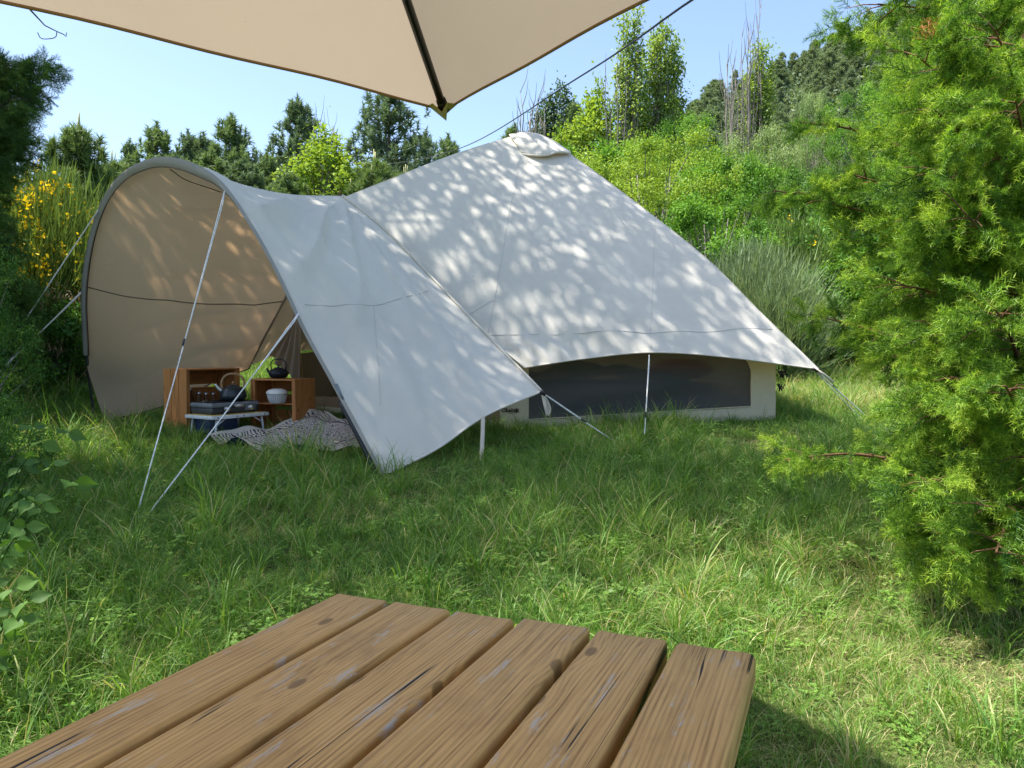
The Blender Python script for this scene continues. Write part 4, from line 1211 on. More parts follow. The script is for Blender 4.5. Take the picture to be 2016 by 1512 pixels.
def broad_model(seed, mat, rx=0.42, nclump=42, per=170, leaf_l=0.022, base=0.18, bark='bark_pale', lobes=None, spread=0.085, column=False, droop=0.0, stems=1, gapz=0.0):
    g = np.random.default_rng(seed)
    tr = MB()
    ctr = []
    tries = 0
    while len(ctr) < nclump and tries < 20000:
        tries += 1
        z = g.uniform(base, 0.97)
        f = (z - base) / (1 - base)
        if column:
            rad = rx * (min(1, f * 3.2 + 0.35)) * (1 - max(0, f - 0.62) / 0.40) ** 0.75
            wob = 1 + 0.30 * math.sin(9 * z + seed) + 0.18 * math.sin(23 * z + 2 * seed)
            r = rad * wob * math.sqrt(g.uniform(0.05, 1))
        else:
            rad = rx * math.sqrt(max(0.02, 1 - (2 * (f - 0.46)) ** 2 * 0.88))
            r = rad * math.sqrt(g.uniform(0.12, 1))
        a = g.uniform(0, 6.283)
        if not column:
            r *= 1 + 0.28 * math.sin(2 * a + seed) * math.sin(5 * z + seed)
        c = np.array([r * math.cos(a), r * math.sin(a), z])
        if ctr and min(np.linalg.norm((c - q)) for q in ctr) < (0.045 if column else 0.070): continue
        ctr.append(c)
    ctr = np.array(ctr)
    tops = []
    for s in range(stems):
        a = 6.28 * s / max(1, stems) + seed
        o_ = 0.0 if stems == 1 else (0.018 if column else 0.05)
        pts = [np.array([o_ * math.cos(a) * q * 2, o_ * math.sin(a) * q * 2, z]) + np.r_[g.normal(0, 0.008, 2), 0] for q, z in ((0, -0.03), (0.3, base * 0.9 + 0.05), (0.7, 0.5), (1, 0.82 if not column else 0.86))]
        tr.tube(pts, [0.022 / stems ** 0.5, 0.016 / stems ** 0.5, 0.009, 0.002], 7)
        tops.append(pts)
    for c in ctr:
        pts = tops[g.integers(0, stems)]
        zs = c[2] * (0.55 if not column else 0.72)
        zs = max(zs, base * 0.6)
        ax = np.array([np.interp(zs, [p[2] for p in pts], [p[k] for p in pts]) for k in (0, 1)] + [zs])
        mid = ax * 0.5 + c * 0.5 + np.array([0, 0, -0.02 if not column else -0.05])
        tr.tube([ax, mid, c], [0.006, 0.004, 0.0012], 4, cap=False)
    n = len(ctr) * per
    sz = np.repeat(g.uniform(0.65, 1.25, len(ctr)), per)[:, None]
    off = g.normal(0, 1, (n, 3)) * spread * sz * (np.array([0.75, 0.75, 1.2]) if column else np.array([1.15, 1.15, 0.72]))
    off *= (0.35 + 0.65 * g.uniform(0, 1, (n, 1)))
    C = np.repeat(ctr, per, 0) + off
    out = unit(off * np.array([1, 1, 0.6]) + 1e-6)
    D = unit(out * 0.7 + rand_dir(g, n) * 0.8 + np.array([0, 0, -droop]))
    Nn = unit(np.array([0, 0, 0.9]) + rand_dir(g, n) * 0.6 + out * 0.45)
    Ln = leaf_l * g.uniform(0.6, 1.3, n); Wd = Ln * (0.28 if droop > 0.5 else 0.62)
    top_z = np.quantile(C[:, 2], 0.996)
    k_ = 1.0 / top_z
    V, F = leaves(C * np.array([1, 1, k_]), D, Nn, Ln, Wd)
    tr.v = [(v[0], v[1], v[2] * k_) for v in tr.v]
    tint = np.clip(np.repeat(g.uniform(0.15, 0.8, len(ctr)), per) + g.normal(0, 0.22, n), 0, 1)
    return mesh_of(tr, 'trunk', M[bark]), fast_mesh('crown', V, F, M[mat], tint)

def broom_model(seed, mat, flowers=0, n=2600, spread=0.55, blade=0.012, dry=0.0):
    """a fan of rush-like stems, height 1"""
    g = np.random.default_rng(seed)
    nb = n
    a = g.uniform(0, 6.283, nb); tilt = np.abs(g.normal(0, 0.38, nb)) * spread / 0.55
    base = np.stack([g.normal(0, 0.10, nb) * spread, g.normal(0, 0.10, nb) * spread, np.full(nb, -0.02)], 1)
    L0 = g.uniform(0.55, 1.05, nb) * (1 - 0.25 * tilt)
    d = np.stack([np.sin(tilt) * np.cos(a), np.sin(tilt) * np.sin(a), np.cos(tilt)], 1)
    tip = base + d * L0[:, None]
    # each long stem carries short side shoots near its tip
    k = 9
    s = g.uniform(0.35, 1.0, (nb, k))
    C = (base[:, None] + d[:, None] * (L0[:, None] * s)[..., None] + g.normal(0, 0.012, (nb, k, 3))).reshape(-1, 3)
    D = unit(np.repeat(d, k, 0) + g.normal(0, 0.22, (nb * k, 3)) + np.array([0, 0, 0.25]))
    Ln = g.uniform(0.07, 0.17, nb * k); W = np.full(nb * k, blade * 0.6)
    V1, F1 = needles(C, D, Ln, W, g)
    V2, F2 = needles(base, d, L0, np.full(nb, blade * 0.8), g)
    V = np.vstack([V1, V2]); F = np.vstack([F1, F2 + len(V1)])
    tint = np.clip(np.r_[g.normal(0.5, 0.28, nb * k), g.normal(0.35, 0.2, nb)], 0, 1)
    crown = fast_mesh('stems', V, F, M[mat], tint)
    fl = None
    if flowers:
        h = g.choice(nb, flowers // 6)
        ss = g.uniform(0.72, 1.02, len(h))
        cc = base[h] + d[h] * (L0[h] * ss)[:, None]
        cc = cc[cc[:, 2] > 0.42]
        CC = np.repeat(cc, 7, 0) + g.normal(0, 0.016, (len(cc) * 7, 3)) * np.array([0.7, 0.7, 1.5])
        m = len(CC)
        V, F = leaves(CC, rand_dir(g, m), rand_dir(g, m), g.uniform(0.014, 0.026, m), g.uniform(0.012, 0.02, m))
        fl = fast_mesh('flowers', V, F, M['flower'], g.uniform(0, 1, m))
    return crown, fl

def bare_model(seed, n=9, lean=0.03, mat='bark_pale'):
    g = np.random.default_rng(seed)
    tr = MB()
    for k in range(n):
        a = g.uniform(0, 6.283); r = g.uniform(0.0, 0.045)
        h = g.uniform(0.72, 1.0)
        p = [np.array([0.02 * math.cos(a), 0.02 * math.sin(a), -0.02])]
        for z in (0.3, 0.55, 0.75, 0.9, 1.0):
            p.append(np.array([r * math.cos(a) * (0.4 + z), r * math.sin(a) * (0.4 + z), z * h]) + np.r_[g.normal(0, 0.004, 2), 0])
        tr.tube(p, [0.0055, 0.0045, 0.0034, 0.0025, 0.0016, 0.0008], 5)
        for q in range(10):
            i = g.integers(2, 6); b = p[i] + (p[i - 1] - p[i]) * g.uniform(0, 1)
            a2 = g.uniform(0, 6.283); l2 = g.uniform(0.05, 0.13)
            e = b + np.array([0.22 * l2 * math.cos(a2), 0.22 * l2 * math.sin(a2), l2])
            tr.tube([b, (b + e) / 2 + np.array([0.05 * l2 * math.cos(a2), 0.05 * l2 * math.sin(a2), 0]), e], [0.0014, 0.001, 0.0005], 4, cap=False)
    return mesh_of(tr, 'branches', M[mat])

def spot(px, Y):
    p = P(px, 700, Y)
    return p.x, Y
def top_height(px, pytop, Y):
    x, y = spot(px, Y)
    z = P(px, pytop, Y).z
    return x, y, Gz(x, y), z - Gz(x, y)

# ---- models
PINE_A = pine_model(1, 0.46, mat='pine_blue', nwh=22, per=20, shape=1.2, dens=1.2)
PINE_B = pine_model(2, 0.44, mat='pine', nwh=22, per=20, shape=1.2, dens=1.2)
PINE_C = pine_model(3, 0.44, mat='pine_blue', nwh=20, per=20, shape=0.95, dens=1.2, lift=0.22, gap=0.12, needle=0.020)
PINE_D = pine_model(4, 0.30, mat='pine_young', nwh=15, per=26, shape=0.75, candles=True, needle=0.040, lift=0.5, nw=0.0042)
SPRUCE = pine_model(5, 0.19, mat='pine_blue', nwh=26, per=16, shape=1.15, lift=0.10, needle=0.018)
POP_A = broad_model(11, 'poplar', rx=0.075, nclump=150, per=200, leaf_l=0.0115, base=0.16, spread=0.024, column=True, stems=2)
POP_B = broad_model(12, 'poplar', rx=0.090, nclump=140, per=200, leaf_l=0.0115, base=0.20, spread=0.026, column=True, stems=3)
POP_D = broad_model(13, 'poplar_dark', rx=0.080, nclump=110, per=100, leaf_l=0.014, base=0.10, spread=0.026, column=True)
POP_L = broad_model(14, 'lime', rx=0.15, nclump=110, per=120, leaf_l=0.019, base=0.12, spread=0.034, column=True, stems=2)
LIME = broad_model(15, 'lime', rx=0.50, nclump=90, per=620, leaf_l=0.0125, base=0.05, spread=0.054, droop=0.35, stems=3)
OAK = broad_model(16, 'green', rx=0.46, nclump=80, per=560, leaf_l=0.0110, base=0.16, spread=0.050)
OAK2 = broad_model(17, 'green', rx=0.52, nclump=90, per=420, leaf_l=0.0185, base=0.04, spread=0.050, stems=3)
DEEP = broad_model(18, 'deep', rx=0.50, nclump=84, per=480, leaf_l=0.0140, base=0.03, spread=0.054, stems=3)
WILLOW = broad_model(19, 'willow', rx=0.40, nclump=76, per=520, leaf_l=0.0170, base=0.10, spread=0.050, droop=0.9, stems=2)
BUSH = broad_model(20, 'green', rx=0.62, nclump=60, per=260, leaf_l=0.034, base=0.0, spread=0.075, stems=3)
BUSHD = broad_model(21, 'deep', rx=0.70, nclump=60, per=260, leaf_l=0.036, base=0.0, spread=0.075, stems=3)
BUSHDRY = broad_model(22, 'dryleaf', rx=0.62, nclump=40, per=60, leaf_l=0.055, base=0.0, spread=0.10, stems=3, droop=0.9)
BARE = bare_model(31); BARE2 = bare_model(32, 5); BARE3 = bare_model(33, 14)
BROOM_Y = broom_model(41, 'broom', flowers=6000, n=2600, blade=0.012)
BROOM_G = broom_model(42, 'broom_grey', flowers=0, n=2600, spread=0.6, blade=0.010)
BROOM_S = broom_model(43, 'broom', flowers=260, n=1800)

def plant(model, name, label, cat, px, pytop, Y, rz=0.0, wide=1.0, group=None, crown_name='crown'):
    x, y, z, h = top_height(px, pytop, Y)
    trm, crm = model[0], model[1]
    ex = [('candles', model[2])] if len(model) > 2 and model[2] is not None else None
    return tree_thing(name, label, cat, (x, y, z - 0.02), trm, crm, h, rz, group, h * wide, ex)

# ---- trees behind the tent, from left to right
plant(PINE_C, 'pine_tree', 'dark pine at the left edge behind the flowering broom', 'tree', 5, 215, 13, 0.4, 1.1)
plant(PINE_D, 'young_pine', 'young pine with upright pale shoots left of the awning hoop', 'tree', 165, 250, 15, 0.2, 1.0)
plant(PINE_D, 'young_pine', 'low young pine peeping over the left shoulder of the hoop', 'tree', 232, 318, 17, 1.9, 1.0)
plant(SPRUCE, 'spruce_tree', 'thin spruce just left of the awning top', 'tree', 265, 272, 38, 0.3, 1.0)
plant(PINE_B, 'pine_tree', 'pine above the top of the awning hoop', 'tree', 318, 240, 36, 1.2, 1.3)
plant(SPRUCE, 'spruce_tree', 'small open spruce right of the awning top', 'tree', 378, 254, 40, 2.2, 1.0)
plant(SPRUCE, 'spruce_tree', 'small dark spruce second right of the awning top', 'tree', 408, 260, 40, 4.0, 1.4)
plant(PINE_B, 'pine_tree', 'pointed pine above the awning ridge, left of the tall ragged pine', 'tree', 464, 224, 34, 3.0, 1.2)
plant(PINE_A, 'pine_tree', 'tall ragged pine left of the lime-green tree', 'tree', 592, 190, 33, 0.9, 1.1)
plant(PINE_B, 'pine_tree', 'half hidden pine between the two pointed pines', 'tree', 530, 300, 30, 5.0, 1.2)
plant(PINE_B, 'pine_tree', 'pale young pine low behind the awning ridge', 'tree', 425, 295, 28, 2.0, 1.5)
plant(PINE_A, 'pine_tree', 'low pine filling the gap left of the pointed pine', 'tree', 350, 300, 27, 0.5, 1.5)
plant(PINE_B, 'pine_tree', 'low pine behind the lowest dip of the awning ridge', 'tree', 570, 335, 24, 4.4, 1.6)
plant(PINE_B, 'pine_tree', 'low pine between the tall ragged pine and the broad one', 'tree', 690, 325, 28, 3.4, 1.5)
plant(PINE_A, 'pine_tree', 'low pine under the pointed pine above the awning ridge', 'tree', 485, 310, 26, 0.2, 1.5)
plant(PINE_B, 'pine_tree', 'low pine at the left shoulder of the awning hoop', 'tree', 250, 320, 26, 1.2, 1.6)
plant(POP_L, 'lime_green_tree', 'lime-green leafy tree behind the tent door peak', 'tree', 645, 258, 27, 0.0, 1.15)
tree_thing('bare_tree', 'bare thin stems rising in front of the lime-green tree', 'tree', top_height(652, 152, 29)[:3], BARE2, None, top_height(652, 152, 29)[3], 0.3)
plant(PINE_C, 'pine_tree', 'large broad pine below the parasol corner', 'tree', 770, 160, 33, 0.0, 1.12)
plant(PINE_C, 'pine_tree', 'dark pine crouching right of the large broad pine', 'tree', 838, 262, 36, 2.0, 0.9)
plant(PINE_D, 'young_pine', 'young pale pine in front of the large broad pine', 'tree', 742, 318, 21, 2.6, 1.2)
plant(PINE_D, 'young_pine', 'young pine low at the left slope of the tent roof', 'tree', 800, 345, 22, 0.6, 1.2)
plant(PINE_B, 'pine_tree', 'small pointed pine above the left roof slope', 'tree', 884, 264, 42, 1.0, 1.2)
plant(PINE_B, 'pine_tree', 'small dark pine just left of the roof apex', 'tree', 1014, 244, 46, 2.0, 1.3)
tree_thing('bare_tree', 'bunch of bare brown stems above the roof apex', 'tree', top_height(1040, 176, 42)[:3], BARE3, None, top_height(1040, 176, 42)[3], 1.3, None, top_height(1040, 176, 42)[3] * 1.4)
plant(POP_D, 'poplar_tree', 'dark slim poplar just right of the roof apex', 'tree', 1074, 198, 45, 0.7, 1.0)
plant(POP_D, 'poplar_tree', 'dark pointed poplar, taller of the two right of the apex', 'tree', 1099, 168, 45, 2.0, 1.0)
plant(PINE_B, 'pine_tree', 'dark pine between the dark poplars and the pale one', 'tree', 1128, 196, 44, 4.0, 0.9)
plant(POP_L, 'poplar_tree', 'pale green poplar left of the tall poplars', 'tree', 1172, 178, 38, 2.4, 0.9)
plant(POP_A, 'poplar_tree', 'tall poplar, left one of the tall pair', 'tree', 1238, 26, 36, 0.8, 0.85)
plant(POP_B, 'poplar_tree', 'tall poplar, right one of the tall pair', 'tree', 1300, 58, 37, 2.5, 0.85)
tree_thing('bare_tree', 'dead bare stem on the left side of the tall poplars', 'tree', top_height(1212, 50, 36)[:3], BARE2, None, top_height(1212, 50, 36)[3], 2.0, None, top_height(1212, 50, 36)[3] * 0.8)
plant(OAK2, 'leafy_tree', 'small leafy tree just over the right roof slope', 'tree', 1190, 292, 24, 1.0, 0.8)
plant(PINE_C, 'pine_tree', 'dark pine filling the foot of the tall poplars', 'tree', 1215, 255, 48, 1.0, 1.0)
plant(PINE_A, 'pine_tree', 'dark pine right behind the feet of the tall poplars', 'tree', 1330, 262, 50, 1.5, 1.3)
plant(LIME, 'lime_green_bush', 'big yellow-green bush over the right roof slope', 'bush', 1290, 276, 18, 0.4, 0.95)
plant(LIME, 'lime_green_bush', 'yellow-green bush at the right of the bigger one', 'bush', 1375, 318, 19, 2.1, 0.8)
plant(OAK, 'leafy_tree', 'open branched green tree right of the poplars', 'tree', 1362, 236, 30, 1.0, 0.62)
plant(OAK, 'leafy_tree', 'green tree standing below the bare dead stems', 'tree', 1445, 300, 34, 3.2, 0.6)
tree_thing('bare_tree', 'tall bare dead stems, left one before the hill', 'tree', top_height(1440, 40, 40)[:3], BARE2, None, top_height(1440, 40, 40)[3], 1.0)
tree_thing('bare_tree', 'tall bare dead stems reaching the top of the picture', 'tree', top_height(1470, 2, 40)[:3], BARE, None, top_height(1470, 2, 40)[3], 2.6, None, top_height(1470, 2, 40)[3] * 0.8)
plant(POP_A, 'poplar_tree', 'lean green poplar right of the bare dead stems', 'tree', 1486, 92, 41, 3.0, 1.1)
plant(OAK2, 'leafy_bush', 'bright green big-leaved bush beside the right roof edge', 'bush', 1405, 385, 13.5, 0.0, 0.85)
plant(OAK2, 'leafy_bush', 'bright green bush rising behind the big-leaved bush', 'bush', 1440, 318, 16.5, 1.7, 0.62)
plant(WILLOW, 'pale_tree', 'silvery pale tree in the middle of the wooded bank', 'tree', 1492, 248, 25, 0.8, 0.55)
plant(WILLOW, 'pale_tree', 'leaning pale tree against the dark hill', 'tree', 1592, 178, 27, 2.0, 0.32)
plant(OAK, 'leafy_tree', 'round green tree left of the juniper top', 'tree', 1715, 170, 25, 0.5, 0.62)
plant(OAK, 'leafy_tree', 'green tree mostly hidden behind the juniper', 'tree', 1800, 200, 24, 2.5, 0.8)
plant(DEEP, 'leafy_bush', 'deep green bush on the bank below the pale tree', 'bush', 1590, 335, 18, 0.3, 0.8)
plant(DEEP, 'leafy_bush', 'deep green bush left of the juniper, half way up', 'bush', 1680, 350, 17, 2.3, 1.1)
plant(OAK2, 'leafy_bush', 'green bush in front of the silvery pale tree', 'bush', 1515, 385, 17, 1.2, 0.8)
plant(BUSH, 'leafy_bush', 'low bush behind the grey-green broom', 'bush', 1560, 440, 15, 0.6, 0.9)
plant(BUSH, 'leafy_bush', 'low bush at the edge of the sunny grass', 'bush', 1640, 520, 13.8, 2.0, 0.9)
plant(BUSHD, 'bramble_bush', 'dark bramble bush between the broom and the juniper', 'bush', 1585, 560, 12.9, 1.0, 0.7)
plant(BUSHDRY, 'dry_bush', 'dry brown twiggy bush beside the grey-green broom', 'bush', 1572, 575, 12.6, 0.4, 0.8)
plant(BUSH, 'leafy_bush', 'leafy bush behind the juniper at the field edge', 'bush', 1760, 480, 13.5, 3.0, 1.2)
plant(BUSHD, 'leafy_bush', 'dark bush far behind the juniper trunk', 'bush', 1900, 430, 12.5, 3.0, 1.4)
plant(OAK, 'leafy_tree', 'green tree showing through the juniper branches', 'tree', 1920, 130, 20, 1.5, 1.2)
x, y, z, h = top_height(1482, 480, 11.8)
t = thing('grey_broom', 'grey-green rush-like broom bush beside the right tent edge', 'bush', (x, y, z)); t.scale = (h * 1.15, h * 1.15, h); link('stems', BROOM_G[0], t)
x, y, z, h = top_height(1530, 548, 11.2)
t = thing('grey_broom', 'lower grey-green broom bush nearest the tent corner', 'bush', (x, y, z), 2.0); t.scale = (h * 1.2, h * 1.2, h); link('stems', BROOM_G[0], t)
x, y, z, h = top_height(1545, 428, 14.5)
t = thing('flowering_broom', 'green broom with a few yellow flowers on the bank', 'bush', (x, y, z), 1.0); t.scale = (h, h, h); link('stems', BROOM_S[0], t); link('flowers', BROOM_S[1], t)
# left side
x, y, z, h = top_height(105, 345, 10.2)
t = thing('flowering_broom', 'broom bush full of yellow flowers left of the awning', 'bush', (x, y, z)); t.scale = (h * 1.0, h * 1.0, h); link('stems', BROOM_Y[0], t); link('flowers', BROOM_Y[1], t)
x, y, z, h = top_height(20, 375, 9.6)
t = thing('flowering_broom', 'yellow flowering broom at the very left edge', 'bush', (x, y, z), 2.4); t.scale = (h * 0.9, h * 0.9, h); link('stems', BROOM_Y[0], t); link('flowers', BROOM_Y[1], t)
plant(BUSHD, 'leafy_bush', 'dark bush under the yellow broom beside the hoop', 'bush', 118, 585, 9.4, 0.2, 0.85)
plant(BUSHDRY, 'dry_bush', 'dry brown twigs at the foot of the yellow broom', 'bush', 112, 560, 9.1, 1.6, 0.8)
plant(BUSHD, 'leafy_bush', 'dark bush at the left edge below the guy ropes', 'bush', 10, 560, 8.6, 2.2, 1.0)

plant(DEEP, 'leafy_bush', 'dense dark shrub at the left edge in front of the guy ropes', 'bush', -62, 470, 5.0, 0.4, 0.55)
plant(DEEP, 'leafy_bush', 'low dark shrub at the left edge beside the leafy weeds', 'bush', -75, 760, 3.7, 2.4, 0.9)
# ---- hillside conifers: copies that share three light models
HP = [pine_model(51 + k, 0.24 + 0.03 * k, mat='hill_pine', nwh=13, per=9, needle=0.050, nw=0.0085, shape=0.75, dens=1.0) for k in range(3)]
gh = np.random.default_rng(77)
protos = []
cnt = 0
cells = []
for Yh in np.arange(58, 215, 5.2):
    for xh in np.arange(-14, 150, 5.0):
        x = xh + gh.uniform(-2.4, 2.4); y = Yh + gh.uniform(-2.6, 2.6)
        z = Gz(x, y)
        pxx = 1008 + FOC * x / y
        if not (1120 < pxx < 1860): continue
        if y > 172 + 0.1 * x: continue
        # hidden by the near bank?
        pyb = 690 - FOC * (z + 9 - CAM_Z) / y
        if pyb > 345: continue
        cells.append((x, y, z))
gh.shuffle(cells)
cells = sorted(cells[:300], key=lambda c: c[1])
for (x, y, z) in cells:
    k = int(gh.integers(0, 3)); h = gh.uniform(5.5, 9.0)
    tree_thing('hillside_pine', 'dark pine among many alike on the wooded hill', 'tree', (x, y, z - 0.3), HP[k][0], HP[k][1], h, gh.uniform(0, 6.28), 'pines covering the hillside', h * gh.uniform(0.95, 1.45))
# what grows between them, too far away to count
Cx = []
for q in range(9000):
    x = gh.uniform(-20, 170); y = gh.uniform(50, 200)
    px_ = 1008 + FOC * x / y
    if px_ < 1090 or px_ > 1950: continue
    Cx.append((x, y, Gz(x, y)))
Cx = np.array(Cx); n = len(Cx); per = 26
off = gh.normal(0, 1, (n * per, 3)) * np.array([1.2, 1.2, 1.5]); off[:, 2] = np.abs(off[:, 2])
C = np.repeat(Cx, per, 0) + off
V, F = leaves(C, rand_dir(gh, n * per), rand_dir(gh, n * per) + np.array([0, 0, 0.6]), gh.uniform(0.4, 0.9, n * per), gh.uniform(0.25, 0.45, n * per))
tag(link('undergrowth', fast_mesh('undergrowth', V, F, M['hill_pine'], np.clip(np.repeat(gh.uniform(0, 1, n), per) + gh.normal(0, .15, n * per), 0, 1))),
    'dark green undergrowth between the pines of the far hill', 'undergrowth', kind='stuff')
# belt of low scrub that closes the view behind the row of pines
Cx = np.stack([gh.uniform(-42, 14, 1100), gh.uniform(44, 56, 1100)], 1)
n = len(Cx); per = 50
Cz = G(Cx[:, 0], Cx[:, 1])
off = gh.normal(0, 1, (n * per, 3)) * np.array([0.8, 0.8, 1.6]); off[:, 2] = np.abs(off[:, 2])
C = np.repeat(np.c_[Cx, Cz], per, 0) + off
V, F = leaves(C, rand_dir(gh, n * per), rand_dir(gh, n * per), gh.uniform(0.2, 0.45, n * per), gh.uniform(0.12, 0.25, n * per))
tag(link('far_scrub', fast_mesh('far_scrub', V, F, M['pine'], np.clip(np.repeat(gh.uniform(0, 1, n), per) + gh.normal(0, .15, n * per), 0, 1))),
    'dark scrub growing far behind the row of pines', 'undergrowth', kind='stuff')

# ================================================================== scattered plants (point instances)
def scatter(name, pos, eul, scl, idx_, tint, variants, parent=None):
    n = len(pos)
    me = bpy.data.meshes.new(name)
    me.vertices.add(n)
    me.vertices.foreach_set('co', np.ascontiguousarray(pos, dtype=np.float32).ravel())
    for nm, ty, key, arr in (('eul', 'FLOAT_VECTOR', 'vector', eul), ('scl', 'FLOAT', 'value', scl), ('vid', 'INT', 'value', idx_), ('itint', 'FLOAT', 'value', tint)):
        a = me.attributes.new(nm, ty, 'POINT')
        a.data.foreach_set(key, np.ascontiguousarray(arr, dtype=np.int32 if ty == 'INT' else np.float32).ravel())
    me.materials.append(variants[0].data.materials[0])
    o = link(name, me, parent)
    ng = bpy.data.node_groups.new(name, 'GeometryNodeTree')
    ng.interface.new_socket('Geometry', in_out='INPUT', socket_type='NodeSocketGeometry')
    ng.interface.new_socket('Geometry', in_out='OUTPUT', socket_type='NodeSocketGeometry')
    nd = ng.nodes; lk = ng.links
    gi = nd.new('NodeGroupInput'); go = nd.new('NodeGroupOutput')
    def attr(nm, ty):
        a = nd.new('GeometryNodeInputNamedAttribute'); a.data_type = ty; a.inputs['Name'].default_value = nm
        return a.outputs[0]
    e = attr('eul', 'FLOAT_VECTOR'); s = attr('scl', 'FLOAT'); v = attr('vid', 'INT')
    er = nd.new('FunctionNodeEulerToRotation'); lk.new(e, er.inputs[0])
    jn = nd.new('GeometryNodeJoinGeometry')
    for k, var in enumerate(variants):
        oi = nd.new('GeometryNodeObjectInfo'); oi.inputs['Object'].default_value = var; oi.inputs['As Instance'].default_value = True
        cp_ = nd.new('FunctionNodeCompare'); cp_.data_type = 'INT'; cp_.operation = 'EQUAL'
        ia = [i for i in cp_.inputs if i.type == 'INT']
        lk.new(v, ia[0]); ia[1].default_value = k
        ip = nd.new('GeometryNodeInstanceOnPoints')
        lk.new(gi.outputs[0], ip.inputs['Points']); lk.new(cp_.outputs[0], ip.inputs['Selection'])
        lk.new(oi.outputs['Geometry'], ip.inputs['Instance']); lk.new(er.outputs[0], ip.inputs['Rotation']); lk.new(s, ip.inputs['Scale'])
        lk.new(ip.outputs[0], jn.inputs[0])
    lk.new(jn.outputs[0], go.inputs[0])
    md = o.modifiers.new('scatter', 'NODES'); md.node_group = ng
    return o
def source(name, me):
    return bpy.data.objects.new(name, me)          # never linked: only a shape for the scatter

# ---- grass tufts
def tuft(seed, nb=34, hmin=0.05, hmax=0.17, rad=0.06, w=0.0042, tlo=0.05, thi=0.8, lean=0.55, straw=0.10):
    g = np.random.default_rng(seed)
    V = []; F = []; T = []
    for b in range(nb):
        r = rad * math.sqrt(g.uniform()); a = g.uniform(0, 6.283)
        p = np.array([r * math.cos(a), r * math.sin(a), -0.012])
        h = g.uniform(hmin, hmax); la = a + g.normal(0, 1.0); ln = abs(g.normal(lean, 0.35)); cu = g.uniform(0.2, 1.5)
        ww = w * g.uniform(0.55, 1.35); fa = g.uniform(0, 6.283)
        side = np.array([math.cos(fa), math.sin(fa), 0])
        d = np.array([math.cos(la), math.sin(la), 0])
        i0 = len(V); q = p.copy(); th = ln * 0.35
        st = g.uniform() < straw
        tt = g.uniform(0.9, 1.1) if st else g.uniform(tlo, thi)
        for k, f in enumerate((1.0, 0.9, 0.72, 0.42)):
            V.append(q - side * ww * f * 0.5); V.append(q + side * ww * f * 0.5)
            q = q + (np.array([0, 0, 1]) * math.cos(th) + d * math.sin(th)) * h / 4
            th += ln * 0.35 + cu * 0.30
        V.append(q)
        for k in range(3):
            F.append((i0 + 2 * k, i0 + 2 * k + 1, i0 + 2 * k + 3, i0 + 2 * k + 2)); T.append(tt)
        F.append((i0 + 6, i0 + 7, i0 + 8, i0 + 8)); T.append(tt)
    me = bpy.data.meshes.new('tuft')
    me.from_pydata([tuple(v) for v in V], [], [f if len(set(f)) == 4 else f[:3] for f in F])
    at = me.attributes.new('tint', 'FLOAT', 'FACE'); at.data.foreach_set('value', np.array(T, dtype=np.float32))
    me.materials.append(M['grass'])
    return source('tuft', me)
def clover(seed, n=26):
    g = np.random.default_rng(seed)
    C = []; D = []; Nn = []
    for k in range(n):
        p = np.r_[g.normal(0, 0.05, 2), g.uniform(0.02, 0.075)]
        a0 = g.uniform(0, 6.28)
        for q in range(3):
            a = a0 + q * 2.094
            C.append(p); D.append([math.cos(a), math.sin(a), g.uniform(-0.1, 0.25)]); Nn.append([0, 0, 1])
    C = np.array(C); m = len(C)
    V, F = leaves(C, np.array(D), np.array(Nn) + g.normal(0, 0.2, (m, 3)), g.uniform(0.012, 0.024, m), g.uniform(0.011, 0.020, m), 0.1)
    me = fast_mesh('clover', V, F, M['grass'], np.clip(g.normal(0.5, 0.15, m), 0, 0.75))
    return source('clover', me)
TUFTS = [tuft(1), tuft(2, 30, 0.06, 0.22, 0.05, 0.0048, lean=0.8), tuft(3, 40, 0.04, 0.12, 0.075, 0.0036, straw=0.22), tuft(4, 22, 0.10, 0.30, 0.03, 0.0052, lean=0.6, straw=0.04),
         clover(5), tuft(6, 40, 0.03, 0.11, 0.08, 0.0030, lean=1.3, straw=0.75), tuft(7, 18, 0.22, 0.44, 0.03, 0.0075, lean=0.55, straw=0.03)]
gg = np.random.default_rng(21)
foot = np.array(fl)
def inside(poly, x, y):
    r = np.zeros(len(x), bool); j = len(poly) - 1
    for i in range(len(poly)):
        xi, yi = poly[i]; xj, yj = poly[j]
        r ^= ((yi > y) != (yj > y)) & (x < (xj - xi) * (y - yi) / (yj - yi + 1e-12) + xi)
        j = i
    return r
pts = []
def band(y0, y1, dens, slope=0.74, add=1.0, scl=1.0):
    W = slope * y1 + add
    n = int((y1 - y0) * 2 * W * dens)
    x = gg.uniform(-W, W, n); y = gg.uniform(y0, y1, n)
    k = np.abs(x) < slope * y + add
    x, y = x[k], y[k]
    pts.append(np.c_[x, y, np.full(len(x), scl)])
band(0.9, 3.2, 430); band(3.2, 5.0, 300); band(5.0, 8.2, 200, scl=1.08); band(8.2, 12.0, 120, scl=1.25); band(12.0, 17.0, 70, scl=1.5); band(17, 26, 22, scl=2.2)
pp = np.vstack(pts)
x, y = pp[:, 0], pp[:, 1]
keep = ~inside(foot * 1.0, x, y)
